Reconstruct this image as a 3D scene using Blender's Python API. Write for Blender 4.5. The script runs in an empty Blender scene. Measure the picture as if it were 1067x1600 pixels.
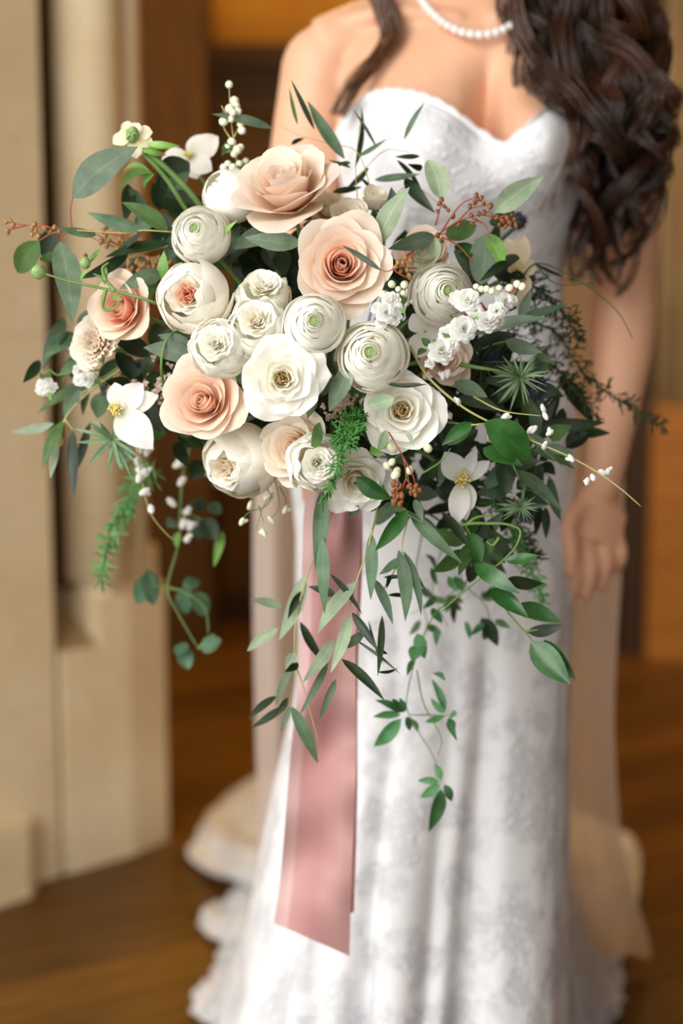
import bpy, bmesh, math, random
import numpy as np
from mathutils import Vector

# ------------------------------------------------------------------ camera, world, lights
SC = bpy.context.scene
COL = SC.collection
F = 2600.0                                   # focal length in pixels of the 1067x1600 frame
PIT = math.atan(0.152)
CAM = np.array([0.0, 0.0, 1.15])
FWD = np.array([0, math.cos(PIT), -math.sin(PIT)])
UP = np.array([0, math.sin(PIT), math.cos(PIT)])
RT = np.array([1.0, 0, 0])
cam = bpy.data.cameras.new('camera'); cam_o = bpy.data.objects.new('camera', cam); COL.objects.link(cam_o)
cam.sensor_fit = 'VERTICAL'; cam.sensor_height = 36.0; cam.lens = F / 1600 * 36
cam_o.location = CAM; cam_o.rotation_euler = (math.pi / 2 - PIT, 0, 0)
cam.dof.use_dof = True; cam.dof.focus_distance = 1.47; cam.dof.aperture_fstop = 2.3
cam.clip_start = 0.05
SC.camera = cam_o
SC.view_settings.view_transform = 'Standard'; SC.view_settings.look = 'None'
SC.view_settings.gamma = 1; SC.view_settings.use_curve_mapping = False
SC.view_settings.exposure = 0.62
SC.cycles.diffuse_bounces = 10; SC.cycles.max_bounces = 16; SC.cycles.transmission_bounces = 12
wd = bpy.data.worlds.new('daylight'); SC.world = wd; wd.use_nodes = True
wd.node_tree.nodes['Background'].inputs[0].default_value = (1.0, 0.985, 0.955, 1)
wd.node_tree.nodes['Background'].inputs[1].default_value = 0.95

def light(name, typ, loc, target, energy, color, size=1.0, size_y=None):
    l = bpy.data.lights.new(name, typ); o = bpy.data.objects.new(name, l); COL.objects.link(o)
    l.energy = energy; l.color = color; o.location = loc
    if typ == 'AREA':
        l.size = size
        if size_y: l.shape = 'RECTANGLE'; l.size_y = size_y
    else:
        l.shadow_soft_size = size
    d = Vector(target) - Vector(loc)
    o.rotation_euler = d.to_track_quat('-Z', 'Y').to_euler()
    return o
light('window_daylight', 'AREA', (-1.5, -0.2, 2.0), (0.0, 1.7, 1.0), 46, (1.0, 0.985, 0.96), 1.6, 2.2)
light('hall_lamp_amber', 'POINT', (-0.35, 4.4, 2.75), (0, 5, 0), 26, (1.0, 0.56, 0.09), 0.12)
light('hall_lamp_behind', 'POINT', (-.12, 4.35, 1.25), (0, 5, 0), 9, (1.0, 0.56, 0.10), 0.1)
light('hall_lamp_low', 'POINT', (0.88, 3.55, 1.25), (0, 5, 0), 10, (1.0, 0.56, 0.14), 0.1)

# ------------------------------------------------------------------ helpers
def nz(v):
    v = np.asarray(v, float); n = np.linalg.norm(v); return v / n if n > 1e-12 else v
def P(px, py, d):                            # a point on the sight line of a pixel, d metres along the view axis
    return CAM + d * (FWD + RT * (px - 533.5) / F + UP * (800 - py) / F)
def W(px, py, y):                            # the same on the upright plane y
    r = FWD + RT * (px - 533.5) / F + UP * (800 - py) / F
    return CAM + r * ((y - CAM[1]) / r[1])

def make_mesh(name, V, faces, mat, uv=None, smooth=True):
    me = bpy.data.meshes.new(name)
    me.from_pydata([tuple(map(float, v)) for v in V], [], faces)
    if smooth: me.polygons.foreach_set('use_smooth', [True] * len(me.polygons))
    if uv is not None:
        l = me.uv_layers.new(name='UVMap')
        idx = np.empty(len(me.loops), dtype=np.int32); me.loops.foreach_get('vertex_index', idx)
        l.data.foreach_set('uv', np.asarray(uv, dtype=np.float32)[idx].ravel())
    if mat: me.materials.append(mat)
    me.update()
    return me
def link(name, me, parent=None, loc=None):
    o = bpy.data.objects.new(name, me); COL.objects.link(o)
    if parent: o.parent = parent
    if loc is not None: o.location = loc
    return o
def thing(name, label, cat, loc, group=None):
    o = bpy.data.objects.new(name, None); COL.objects.link(o); o.empty_display_size = 0.01
    o.location = loc; o['label'] = label; o['category'] = cat
    if group: o['group'] = group
    return o
def tag(o, label=None, cat=None, group=None, kind=None):
    for k, v in (('label', label), ('category', cat), ('group', group), ('kind', kind)):
        if v: o[k] = v
    return o

class MB:                                    # collects shapes into one mesh
    def __init__(s): s.V = []; s.F = []; s.UV = []
    def add(s, V, faces, uv=None):
        n = len(s.V); s.V.extend(np.asarray(V).tolist()); s.F.extend([[i + n for i in f] for f in faces])
        s.UV.extend(np.asarray(uv).tolist() if uv is not None else [[0.5, 0.5]] * len(V))
    def grid(s, G, closed_u=False):
        n, m = G.shape[:2]; fs = []
        for i in range(n - 1):
            for j in range(m if closed_u else m - 1):
                k = (j + 1) % m
                fs.append([i * m + j, i * m + k, (i + 1) * m + k, (i + 1) * m + j])
        uv = [[j / max(m - 1, 1), i / max(n - 1, 1)] for i in range(n) for j in range(m)]
        s.add(G.reshape(-1, 3), fs, uv)
    def tube(s, pts, rad, seg=6, cap=True, flat=1.0, side=None):
        pts = np.asarray(pts, float); n = len(pts)
        rad = np.full(n, rad) if np.isscalar(rad) else np.asarray(rad, float)
        T = np.gradient(pts, axis=0); T = T / (np.linalg.norm(T, axis=1)[:, None] + 1e-12)
        u = side if side is not None else (np.array([0, 0, 1.0]) if abs(T[0][2]) < .9 else np.array([1.0, 0, 0]))
        a = np.linspace(0, 2 * math.pi, seg, endpoint=False); rows = []
        for i in range(n):
            u = nz(u - T[i] * np.dot(u, T[i])); w = np.cross(T[i], u)
            rows.append(pts[i] + rad[i] * (np.cos(a)[:, None] * u + flat * np.sin(a)[:, None] * w))
        G = np.array(rows); base = len(s.V); s.grid(G, True)
        if cap:
            s.F.append([base + j for j in range(seg)][::-1]); s.F.append([base + (n - 1) * seg + j for j in range(seg)])
    def ball(s, c, r, seg=12, rings=8, axis=None):
        r = np.ones(3) * r if np.isscalar(r) else np.asarray(r, float)
        V = [[0, 0, -1]]; fs = []
        for i in range(1, rings):
            p = -math.pi / 2 + math.pi * i / rings
            for j in range(seg):
                q = 2 * math.pi * j / seg; V.append([math.cos(p) * math.cos(q), math.cos(p) * math.sin(q), math.sin(p)])
        V.append([0, 0, 1]); V = np.array(V) * r
        if axis is not None:
            z = nz(axis); x = nz(np.cross([0.3, 1, 0.2], z)); y = np.cross(z, x); V = V @ np.array([x, y, z])
        for j in range(seg): fs.append([0, 1 + (j + 1) % seg, 1 + j])
        for i in range(rings - 2):
            for j in range(seg):
                a0 = 1 + i * seg; k = (j + 1) % seg; fs.append([a0 + j, a0 + k, a0 + seg + k, a0 + seg + j])
        t = len(V) - 1; b0 = 1 + (rings - 2) * seg
        for j in range(seg): fs.append([b0 + j, b0 + (j + 1) % seg, t])
        s.add(V + np.asarray(c), fs)
    def box(s, lo, hi):
        x0, y0, z0 = lo; x1, y1, z1 = hi
        V = [(x0, y0, z0), (x1, y0, z0), (x1, y1, z0), (x0, y1, z0), (x0, y0, z1), (x1, y0, z1), (x1, y1, z1), (x0, y1, z1)]
        s.add(V, [[3, 2, 1, 0], [4, 5, 6, 7], [0, 1, 5, 4], [1, 2, 6, 5], [2, 3, 7, 6], [3, 0, 4, 7]])
    def mesh(s, name, mat, org=(0, 0, 0), smooth=True):
        return make_mesh(name, np.asarray(s.V) - np.asarray(org), s.F, mat, s.UV, smooth)
    def build(s, name, mat, parent=None, org=(0, 0, 0), smooth=True, loc=None):
        return link(name, s.mesh(name, mat, org, smooth), parent, loc)

def spline(pts, n=24):                       # Catmull-Rom through the points
    p = np.asarray(pts, float)
    if len(p) == 2: return p[0] + (p[1] - p[0]) * np.linspace(0, 1, n)[:, None]
    p = np.vstack([2 * p[0] - p[1], p, 2 * p[-1] - p[-2]]); k = len(p) - 3; out = []
    for t in np.linspace(0, k - 1e-6, n):
        i = int(t); f = t - i; a, b, c, d = p[i:i + 4]
        out.append(.5 * ((2 * b) + (c - a) * f + (2 * a - 5 * b + 4 * c - d) * f * f + (3 * b - a - 3 * c + d) * f ** 3))
    return np.array(out)
def interp(tab, z):                          # rows (z, values...) -> values at z, smooth
    t = np.array(sorted(tab)); x = np.clip(z, t[0, 0], t[-1, 0]); out = []
    m = np.gradient(t[:, 1:], t[:, 0], axis=0)
    i = np.clip(np.searchsorted(t[:, 0], x) - 1, 0, len(t) - 2)
    h = t[i + 1, 0] - t[i, 0]; s = ((x - t[i, 0]) / h)[..., None]; h = h[..., None]
    return ((2 * s**3 - 3 * s**2 + 1) * t[i, 1:] + (s**3 - 2 * s**2 + s) * h * m[i] + (-2 * s**3 + 3 * s**2) * t[i + 1, 1:] + (s**3 - s**2) * h * m[i + 1])

# ------------------------------------------------------------------ materials
def lin(c):                                   # sRGB 0-255 -> linear
    return tuple((x / 255 / 12.92 if x / 255 <= .04045 else ((x / 255 + .055) / 1.055) ** 2.4) for x in c) + (1,)
def new_mat(name):
    m = bpy.data.materials.new(name); m.use_nodes = True; nt = m.node_tree
    return m, nt, nt.nodes['Principled BSDF'], nt.nodes['Material Output']
def ramp(nt, stops, fac=None):
    r = nt.nodes.new('ShaderNodeValToRGB'); e = r.color_ramp.elements
    while len(e) < len(stops): e.new(0.5)
    for k, (p, c) in enumerate(stops): e[k].position = p; e[k].color = c
    if fac is not None: nt.links.new(fac, r.inputs[0])
    return r
def noise(nt, scale, detail=3, vec=None, typ='Object'):
    n = nt.nodes.new('ShaderNodeTexNoise'); n.inputs['Scale'].default_value = scale; n.inputs['Detail'].default_value = detail
    tc = nt.nodes.new('ShaderNodeTexCoord'); nt.links.new(vec if vec else tc.outputs[typ], n.inputs['Vector'])
    return n
def mixc(nt, mode, fac, a, b):
    m = nt.nodes.new('ShaderNodeMix'); m.data_type = 'RGBA'; m.blend_type = mode
    for s, v in ((0, fac), (6, a), (7, b)):
        if hasattr(v, 'links'): nt.links.new(v, m.inputs[s])
        else: m.inputs[s].default_value = v
    return m.outputs[2]
def bump(nt, bs, height, strength=.3, dist=.002):
    b = nt.nodes.new('ShaderNodeBump'); b.inputs['Strength'].default_value = strength; b.inputs['Distance'].default_value = dist
    nt.links.new(height, b.inputs['Height']); nt.links.new(b.outputs[0], bs.inputs['Normal'])
def translucent(nt, bs, out, col, f):
    t = nt.nodes.new('ShaderNodeBsdfTranslucent'); mx = nt.nodes.new('ShaderNodeMixShader'); mx.inputs[0].default_value = f
    if hasattr(col, 'links'): nt.links.new(col, t.inputs[0])
    else: t.inputs[0].default_value = col
    nt.links.new(bs.outputs[0], mx.inputs[1]); nt.links.new(t.outputs[0], mx.inputs[2]); nt.links.new(mx.outputs[0], out.inputs[0])
def petal_mat(name, base, mid, tip, trans=.42):
    m, nt, bs, out = new_mat(name)
    uv = nt.nodes.new('ShaderNodeUVMap'); sx = nt.nodes.new('ShaderNodeSeparateXYZ'); nt.links.new(uv.outputs[0], sx.inputs[0])
    r = ramp(nt, [(0.05, lin(base)), (.5, lin(mid)), (.95, lin(tip))], sx.outputs[1])
    wv = noise(nt, 90, 3); hs = nt.nodes.new('ShaderNodeHueSaturation'); oi = nt.nodes.new('ShaderNodeObjectInfo')
    mr = nt.nodes.new('ShaderNodeMapRange'); mr.inputs[3].default_value = .93; mr.inputs[4].default_value = 1.03
    nt.links.new(oi.outputs['Random'], mr.inputs[0]); nt.links.new(mr.outputs[0], hs.inputs['Value']); nt.links.new(r.outputs[0], hs.inputs['Color'])
    c = hs.outputs[0]
    nt.links.new(c, bs.inputs['Base Color']); bs.inputs['Roughness'].default_value = .62; bs.inputs['Specular IOR Level'].default_value = .2
    bump(nt, bs, wv.outputs[0], .12, .001)
    translucent(nt, bs, out, c, trans)
    return m
def leaf_mat(name, col, col2, rough=.5, spec=.4, rib=1.35, trans=.15):
    m, nt, bs, out = new_mat(name)
    uv = nt.nodes.new('ShaderNodeUVMap'); sx = nt.nodes.new('ShaderNodeSeparateXYZ'); nt.links.new(uv.outputs[0], sx.inputs[0])
    oi = nt.nodes.new('ShaderNodeObjectInfo'); n = noise(nt, 60, 3)
    r = ramp(nt, [(.3, lin(col)), (.75, lin(col2))], n.outputs[0])
    hs = nt.nodes.new('ShaderNodeHueSaturation'); nt.links.new(r.outputs[0], hs.inputs['Color'])
    mr = nt.nodes.new('ShaderNodeMapRange'); mr.inputs[3].default_value = .75; mr.inputs[4].default_value = 1.25
    nt.links.new(oi.outputs['Random'], mr.inputs[0]); nt.links.new(mr.outputs[0], hs.inputs['Value'])
    rr = ramp(nt, [(.455, (1, 1, 1, 1)), (.5, (rib, rib, rib * .95, 1)), (.545, (1, 1, 1, 1))], sx.outputs[0])
    c = mixc(nt, 'MULTIPLY', 1.0, hs.outputs[0], rr.outputs[0])
    nt.links.new(c, bs.inputs['Base Color']); bs.inputs['Roughness'].default_value = rough; bs.inputs['Specular IOR Level'].default_value = spec
    bump(nt, bs, n.outputs[0], .15, .001)
    translucent(nt, bs, out, c, trans)
    return m
def plain(name, col, rough=.5, spec=.4, col2=None, sc=40):
    m, nt, bs, out = new_mat(name)
    n = noise(nt, sc, 4); r = ramp(nt, [(.3, lin(col)), (.7, lin(col2 or col))], n.outputs[0])
    nt.links.new(r.outputs[0], bs.inputs['Base Color']); bs.inputs['Roughness'].default_value = rough; bs.inputs['Specular IOR Level'].default_value = spec
    return m
M = {}
M['blush'] = petal_mat('blush_rose_petal', (230, 190, 158), (243, 219, 197), (249, 236, 221))
M['blush_in'] = petal_mat('blush_rose_heart_petal', (240, 192, 162), (246, 211, 188), (249, 223, 205))
M['peach'] = petal_mat('peach_rose_petal', (240, 196, 162), (247, 220, 196), (251, 234, 217))
M['peach_in'] = petal_mat('peach_rose_heart_petal', (241, 203, 174), (246, 222, 200), (251, 230, 213))
M['coral'] = petal_mat('coral_heart_petal', (240, 158, 116), (248, 192, 160), (251, 224, 204))
M['cream'] = petal_mat('cream_rose_petal', (246, 234, 202), (251, 246, 228), (253, 250, 241), .28)
M['creampink'] = petal_mat('cream_blush_petal', (240, 206, 172), (247, 230, 208), (250, 242, 228))
M['white'] = petal_mat('white_ruffled_petal', (245, 241, 214), (251, 249, 237), (254, 253, 247), .32)
M['ranun'] = petal_mat('ranunculus_petal', (245, 245, 222), (252, 250, 238), (254, 253, 247), .28)
M['clem'] = petal_mat('clematis_petal', (226, 226, 206), (246, 244, 240), (250, 249, 247))
M['clemtan'] = petal_mat('faded_clematis_petal', (228, 214, 170), (240, 226, 196), (240, 222, 194))
M['narc'] = petal_mat('pale_yellow_petal', (236, 232, 180), (246, 242, 208), (250, 247, 226))
M['pinkfl'] = petal_mat('dusty_pink_floret', (214, 184, 172), (228, 204, 192), (236, 218, 208))
M['sage'] = leaf_mat('sage_eucalyptus_leaf', (84, 104, 82), (114, 132, 108), .55, .35)
M['sagelt'] = leaf_mat('pale_sage_leaf', (132, 150, 122), (162, 178, 148), .55, .3)
M['willow'] = leaf_mat('willow_eucalyptus_leaf', (70, 97, 68), (100, 125, 94), .5, .35)
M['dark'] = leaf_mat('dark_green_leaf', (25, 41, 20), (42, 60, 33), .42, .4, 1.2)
M['mid'] = leaf_mat('mid_green_leaf', (56, 84, 40), (82, 112, 58), .45, .4)
M['glossy'] = leaf_mat('glossy_ruscus_leaf', (32, 76, 28), (58, 106, 48), .3, .5, 1.3)
M['lime'] = leaf_mat('fresh_green_leaf', (104, 150, 70), (140, 178, 98), .45, .35)
M['teal'] = leaf_mat('blue_green_vine_leaf', (52, 82, 56), (88, 116, 88), .5, .35)
M['jas'] = leaf_mat('jasmine_leaf', (58, 112, 64), (96, 146, 96), .45, .35)
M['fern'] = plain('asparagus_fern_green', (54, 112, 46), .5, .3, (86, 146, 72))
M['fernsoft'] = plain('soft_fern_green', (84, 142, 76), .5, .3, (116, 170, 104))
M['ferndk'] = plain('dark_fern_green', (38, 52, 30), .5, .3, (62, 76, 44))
M['stem'] = plain('green_stem', (92, 122, 62), .5, .35, (116, 146, 82))
M['stemdk'] = plain('dark_green_stem', (44, 66, 38), .5, .35, (62, 84, 50))
M['stemyel'] = plain('yellow_green_stem', (160, 158, 96), .5, .35, (182, 178, 118))
M['stemred'] = plain('red_brown_stem', (142, 66, 46), .5, .35, (168, 84, 60))
M['pod'] = plain('brown_seed_pod', (104, 58, 34), .45, .4, (142, 88, 50), 200)
M['podyel'] = plain('golden_brown_seed_pod', (128, 96, 50), .45, .4, (160, 124, 72), 200)
M['berry'] = plain('white_green_berry', (214, 218, 178), .35, .45, (238, 236, 212), 60)
M['bud'] = plain('green_bud', (110, 150, 84), .45, .35, (150, 182, 116), 150)
M['stamen'] = plain('yellow_stamen', (214, 196, 96), .5, .3, (232, 218, 134), 200)
M['heart'] = plain('golden_flower_heart', (170, 124, 46), .6, .2, (206, 164, 84), 300)
M['greenheart'] = plain('green_flower_heart', (108, 134, 72), .55, .3, (148, 168, 108), 300)
M['blossom'] = petal_mat('white_blossom_petal', (232, 234, 214), (250, 250, 246), (253, 253, 251))
M['thistle'] = leaf_mat('sea_holly_bract', (100, 128, 92), (142, 164, 124), .5, .3, 1.3)
M['thhead'] = plain('dark_blue_thistle_head', (34, 36, 50), .6, .3, (66, 68, 84), 300)

# ------------------------------------------------------------------ plant pieces
def frame_of(f):                             # matrix whose z faces f (camera-relative: right, up, towards the lens)
    z = nz(f[0] * RT + f[1] * UP - FWD); x = nz(np.cross(UP + .01 * RT, z)); return np.array([x, np.cross(z, x), z])
def petal(L, al, Wd, th, r0=.0, Rcf=1.05, rmin=.004, ruf=0., freq=2., ph=0., edge=.25, point=0., eexp=2.4, spi=0., recurl=0., nu=9, nv=9, z0=0.):
    vv = np.linspace(0, 1, 33); a = np.where(vv < .5, al[0] + (al[1] - al[0]) * vv / .5, al[1] + (al[2] - al[1]) * (np.clip(vv - .5, 0, 1) / .5) ** 1.7)
    a = np.radians(a); dl = L / 32
    r = r0 + np.concatenate([[0], np.cumsum(np.sin((a[1:] + a[:-1]) / 2) * dl)]); z = z0 + np.concatenate([[0], np.cumsum(np.cos((a[1:] + a[:-1]) / 2) * dl)])
    u = np.linspace(-1, 1, nu)[None, :]; v = np.linspace(0, 1, nv)[:, None]
    ve = np.clip(v * (1 - edge * np.abs(u) ** eexp + 0 * v) + point * v * (1 - np.abs(u)) ** 2 * .12, 0, 1)
    R = np.interp(ve, vv, r); Z = np.interp(ve, vv, z); A = np.interp(ve, vv, a)
    w = Wd * np.sin(np.clip(.18 + ve / .62, 0, 1) * math.pi / 2)
    Rc = np.maximum(R, rmin) * Rcf; ang = np.clip(u * w / Rc, -2.7, 2.7)
    X = R - Rc + Rc * np.cos(ang); Y = Rc * np.sin(ang)
    d = ruf * ve ** 2 * np.sin(freq * math.pi * u + ph) + spi * u + recurl * np.abs(u) ** 3 * ve ** 3
    X = X + d * np.cos(A); Z = Z - d * np.sin(A) * .8 - recurl * .6 * np.abs(u) ** 3 * ve ** 3
    c, s = math.cos(th), math.sin(th)
    return np.stack([X * c - Y * s, X * s + Y * c, Z + 0 * X], -1)
def put(G, name, mat, parent, Mx):
    mb = MB(); mb.grid(G @ Mx); return mb.build(name, mat, parent)

BIND = P(528, 690, 1.655)                     # where all stems are bound
HEND = P(523, 838, 1.72)                      # cut ends of the stems
BC = P(500, 540, 1.60)                        # heart of the bouquet
rnd = random.Random(7)
def stem_to_bind(root, org, d0, rad=.0021, mat='stem'):
    o = np.array([rnd.gauss(0, .006), rnd.gauss(0, .006), 0]); org = np.asarray(org)
    m = (org + d0 * .05) * .55 + (BIND * .5 + BC * .5) * .45
    mb = MB(); mb.tube(spline([org, org + d0 * .03, m, BIND + o, HEND + o * 1.2], 18), rad, 5)
    return mb.build('stem', M[mat], root, org)
def depth_at(px, py):
    return 1.445 + .15 * (((px - 480) / 420) ** 2 + ((py - 520) / 330) ** 2)
def flower(name, label, cat, group, px, py, dep=None, dd=0.):
    loc = P(px, py, (dep or depth_at(px, py)) + dd)
    return thing(name, label, cat, loc, group), loc
def sepals(root, R, Mx, n=5, mat='bud', z=-.1):
    for k in range(n):
        G = petal(R * .75, (95, 60, 100), R * .16, k * 2 * math.pi / n, r0=.02 * R, edge=.9, rmin=.2 * R, nu=5, nv=6, z0=z * R)
        put(G, 'sepal', M[mat], root, Mx)
    mb = MB(); mb.ball(np.array([0, 0, z * R - .06 * R]) @ Mx, R * .16, 8, 6); mb.build('calyx', M[mat], root)

def rose(px, py, diam, f, label, outer, inner, cat='rose', group='roses in the bouquet', name='rose', seed=1, N=26, op=1., dd=0., ruf=.02, stem=True, roll=0., ihold=.38, hold=1.0, heart=None, sep=True, pt=1.):
    root, loc = flower(name, label, cat, group, px, py, None, dd)
    d = np.linalg.norm(loc - CAM); R = diam / 2 * d / F * 1.0; Mx = frame_of(f); q = random.Random(seed)
    zc = -.45 * R
    for k in range(N):
        t = k / (N - 1); th = k * 2.39996 + q.uniform(-.25, .25) + roll; jit = lambda s: q.uniform(-s, s)
        ab = 20 + 62 * t ** .8 + jit(5); am = -6 + op * (12 + 44 * t) * t ** .6 + jit(5); at = -6 + op * 106 * t ** 1.25 * hold + jit(12 * t)
        L = R * (.78 + .42 * t) * (1 + jit(.05)); Wd = R * (.22 + .56 * t ** .9) * (1 + jit(.08))
        G = petal(L, (ab, am, at), Wd, th, r0=.03 * R + .05 * R * t, Rcf=1.0 + .35 * t, rmin=.07 * R, ruf=ruf * R * (.3 + t), freq=1.5 + q.random() * 1.5, ph=q.random() * 6,
                  edge=.2 + .16 * t * pt, point=.9 * t, eexp=2.4 - .9 * t * pt, spi=.05 * R * (1 - t), recurl=.13 * R * max(0, t - .35) * op, nu=11, nv=10, z0=zc + .0 * R)
        put(G, 'petal', M[inner] if t < ihold else M[outer], root, Mx)
    if heart:
        mb = MB()
        for k in range(14):
            a = k * 2.4; rr = .05 * R * math.sqrt(k); p0 = np.array([rr * math.cos(a), rr * math.sin(a), zc + .45 * R]); mb.tube(np.array([p0 * [.4, .4, 1] - [0, 0, .2 * R], p0 + [0, 0, .1 * R]]) @ Mx, R * .022, 4); mb.ball((p0 + [0, 0, .12 * R]) @ Mx, R * .04, 5, 4)
        mb.build('stamens', M[heart], root)
    if sep: sepals(root, R, Mx, z=-.47)
    if stem: stem_to_bind(root, np.zeros(3) + loc, -Mx[2])
    return root
def shell(rho, T, th, ha, pm, q, ruf=.012, nu=13, nv=9, p0=.3, hk=.8, spi=.05, wv=.03, ed=.14):
    u = np.linspace(-1, 1, nu)[None, :]; v = np.linspace(0, 1, nv)[:, None]
    pm = pm * (1 - ed * np.abs(u) ** 3 + wv * np.sin(u * q.uniform(3, 6) + q.random() * 6)); ps = p0 + (pm - p0) * v
    rr = rho * np.sin(np.minimum(ps, 3.05)) * (1 + spi * u) * (1 + ruf * np.sin(u * 7 + q.random() * 6) * v ** 2); a = th + u * ha * np.minimum(1, .3 + v * 1.1)
    Z = T - rho * hk * (np.cos(ps) + .62) + ruf * rho * .7 * np.sin(u * 9 + q.random() * 6) * v ** 3
    return np.stack([rr * np.cos(a), rr * np.sin(a), Z + 0 * rr], -1)
def ranunculus(px, py, diam, f, label, seed=1, dd=0., N=28, core=.13):
    root, loc = flower('ranunculus', label, 'flower', 'white ranunculus in the bouquet', px, py, None, dd)
    d = np.linalg.norm(loc - CAM); R = diam / 2 * d / F; Mx = frame_of(f); q = random.Random(seed)
    for k in range(N):
        t = k / (N - 1); th = k * 2.39996 + q.uniform(-.4, .4); rho = R * (.15 + .83 * t ** .9) * (1 + q.uniform(-.025, .025))
        T = R * (.48 - .55 * t ** 1.1) + q.uniform(-.02, .02) * R
        put(shell(rho, T, th, math.radians(q.uniform(66, 96)), math.radians(126 - 20 * t ** 4 + q.uniform(-6, 6)), q, .022, 19, 9, .3, .8, .045, .03, .08), 'petal', M['ranun'], root, Mx)
    mb = MB()
    for k in range(16):
        a = k * 2.4; r_ = core * R * math.sqrt(k / 16); mb.ball(np.array([r_ * math.cos(a), r_ * math.sin(a), R * (.38 - .05 * k / 16)]) @ Mx, R * .05, 6, 5)
    mb.build('green_heart', M['greenheart'], root)
    sepals(root, R, Mx, z=-.75); stem_to_bind(root, loc, -Mx[2])
    return root
def cup_rose(px, py, diam, f, label, outer, inner, seed=1, dd=0., N=11, opening=.42, cat='rose', group='roses in the bouquet', name='garden_rose', ruf=.03, loose=0, nin=22, depth=.25, tall=1.0):
    root, loc = flower(name, label, cat, group, px, py, None, dd)
    d = np.linalg.norm(loc - CAM); R = diam / 2 * d / F; Mx = frame_of(f); q = random.Random(seed)
    pmx = math.pi - math.asin(min(.95, opening))
    for k in range(N):
        t = k / (N - 1); th = k * 2.39996 + q.uniform(-.3, .3); rho = R * (.70 + .28 * t)
        put(shell(rho, R * (.46 - .16 * t), th, math.radians(q.uniform(52, 78)), pmx * (1 - .20 * t + q.uniform(-.08, .04)), q, ruf, 17, 11, .25, 1.0 * tall, .05, .05), 'petal', M[outer], root, Mx)
    for k in range(nin):
        t = k / (nin - 1); G = petal(R * (.55 + .25 * t), (12 + 62 * t, 4 + (6 + 40 * opening) * t, 4 + (10 + 60 * opening) * t + q.uniform(-12, 12)), R * (.14 + (.12 + .35 * opening) * t), k * 2.4, r0=.02 * R, Rcf=1.2, rmin=.06 * R, ruf=.05 * R, freq=2, ph=q.random() * 6, edge=.2, spi=.03 * R, nu=9, nv=7, z0=-.12 * R - depth * .3 * R + .1 * R * (1 - t))
        put(G, 'inner_petal', M[inner if t < .5 else outer], root, Mx)
    for k in range(loose):
        G = petal(R * 1.05, (88, 40, 85 + q.uniform(-20, 30)), R * .55, k * 2.4 + q.random(), r0=.05 * R, Rcf=1.4, rmin=.3 * R, ruf=.06 * R, freq=2.2, ph=q.random() * 6, edge=.25, nu=11, nv=9, z0=-.62 * R)
        put(G, 'petal', M[outer], root, Mx)
    sepals(root, R, Mx, z=-.75 * tall); stem_to_bind(root, loc, -Mx[2])
    return root
def carnation(px, py, diam, f, label, mat, seed=3, dd=0., N=30):
    root, loc = flower('carnation', label, 'flower', 'bouquet flowers', px, py, None, dd)
    d = np.linalg.norm(loc - CAM); R = diam / 2 * d / F; Mx = frame_of(f); q = random.Random(seed)
    for k in range(N):
        t = k / (N - 1); th = k * 2.39996 + q.uniform(-.3, .3)
        G = petal(R * (.8 + .3 * t), (15 + 55 * t, 5 + 50 * t, 10 + 75 * t + q.uniform(-15, 15)), R * (.28 + .15 * t), th, r0=.05 * R, Rcf=1.6, rmin=.2 * R, ruf=.07 * R, freq=3 + q.random() * 2, ph=q.random() * 6, edge=.15, nu=13, nv=8, z0=-.4 * R)
        put(G, 'petal', M[mat], root, Mx)
    sepals(root, R, Mx, z=-.45); stem_to_bind(root, loc, -Mx[2])
    return root
def clematis(px, py, f, petals, label, mat='clem', dd=0., dep=None, stam=26, srad=15, seed=1, sten=True):
    # petals: (tip dx, tip dy in pixels from the centre, width px, lift)
    root, loc = flower('clematis', label, 'flower', 'white clematis in the bouquet', px, py, dep, dd)
    d = np.linalg.norm(loc - CAM); k = d / F; q = random.Random(seed)
    for (dx, dy, w, lift) in petals:
        tip = (RT * dx - UP * dy) * k - FWD * lift * k
        add_leaf(root, np.zeros(3), tip, w * k, M[mat], prof='cpetal', bend=q.uniform(.05, .15), fold=q.uniform(-.1, .25), name='petal', nrm=-FWD + nz(tip) * -.3, wav=.05)
    if stam:
        mb = MB(); z = nz(f[0] * RT + f[1] * UP - FWD)
        for i in range(stam):
            a = q.random() * 6.28; v = nz(z * 1.2 + RT * math.cos(a) * q.random() + UP * math.sin(a) * q.random()) * srad * k * q.uniform(.7, 1.1)
            mb.tube(spline([np.zeros(3), v * .5 + z * .002, v], 4), .0006, 4); mb.ball(v, .0012, 5, 4)
        mb.build('stamens', M['stamen'], root)
    if sten: stem_to_bind(root, loc, nz(loc - CAM))
    return root
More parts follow.
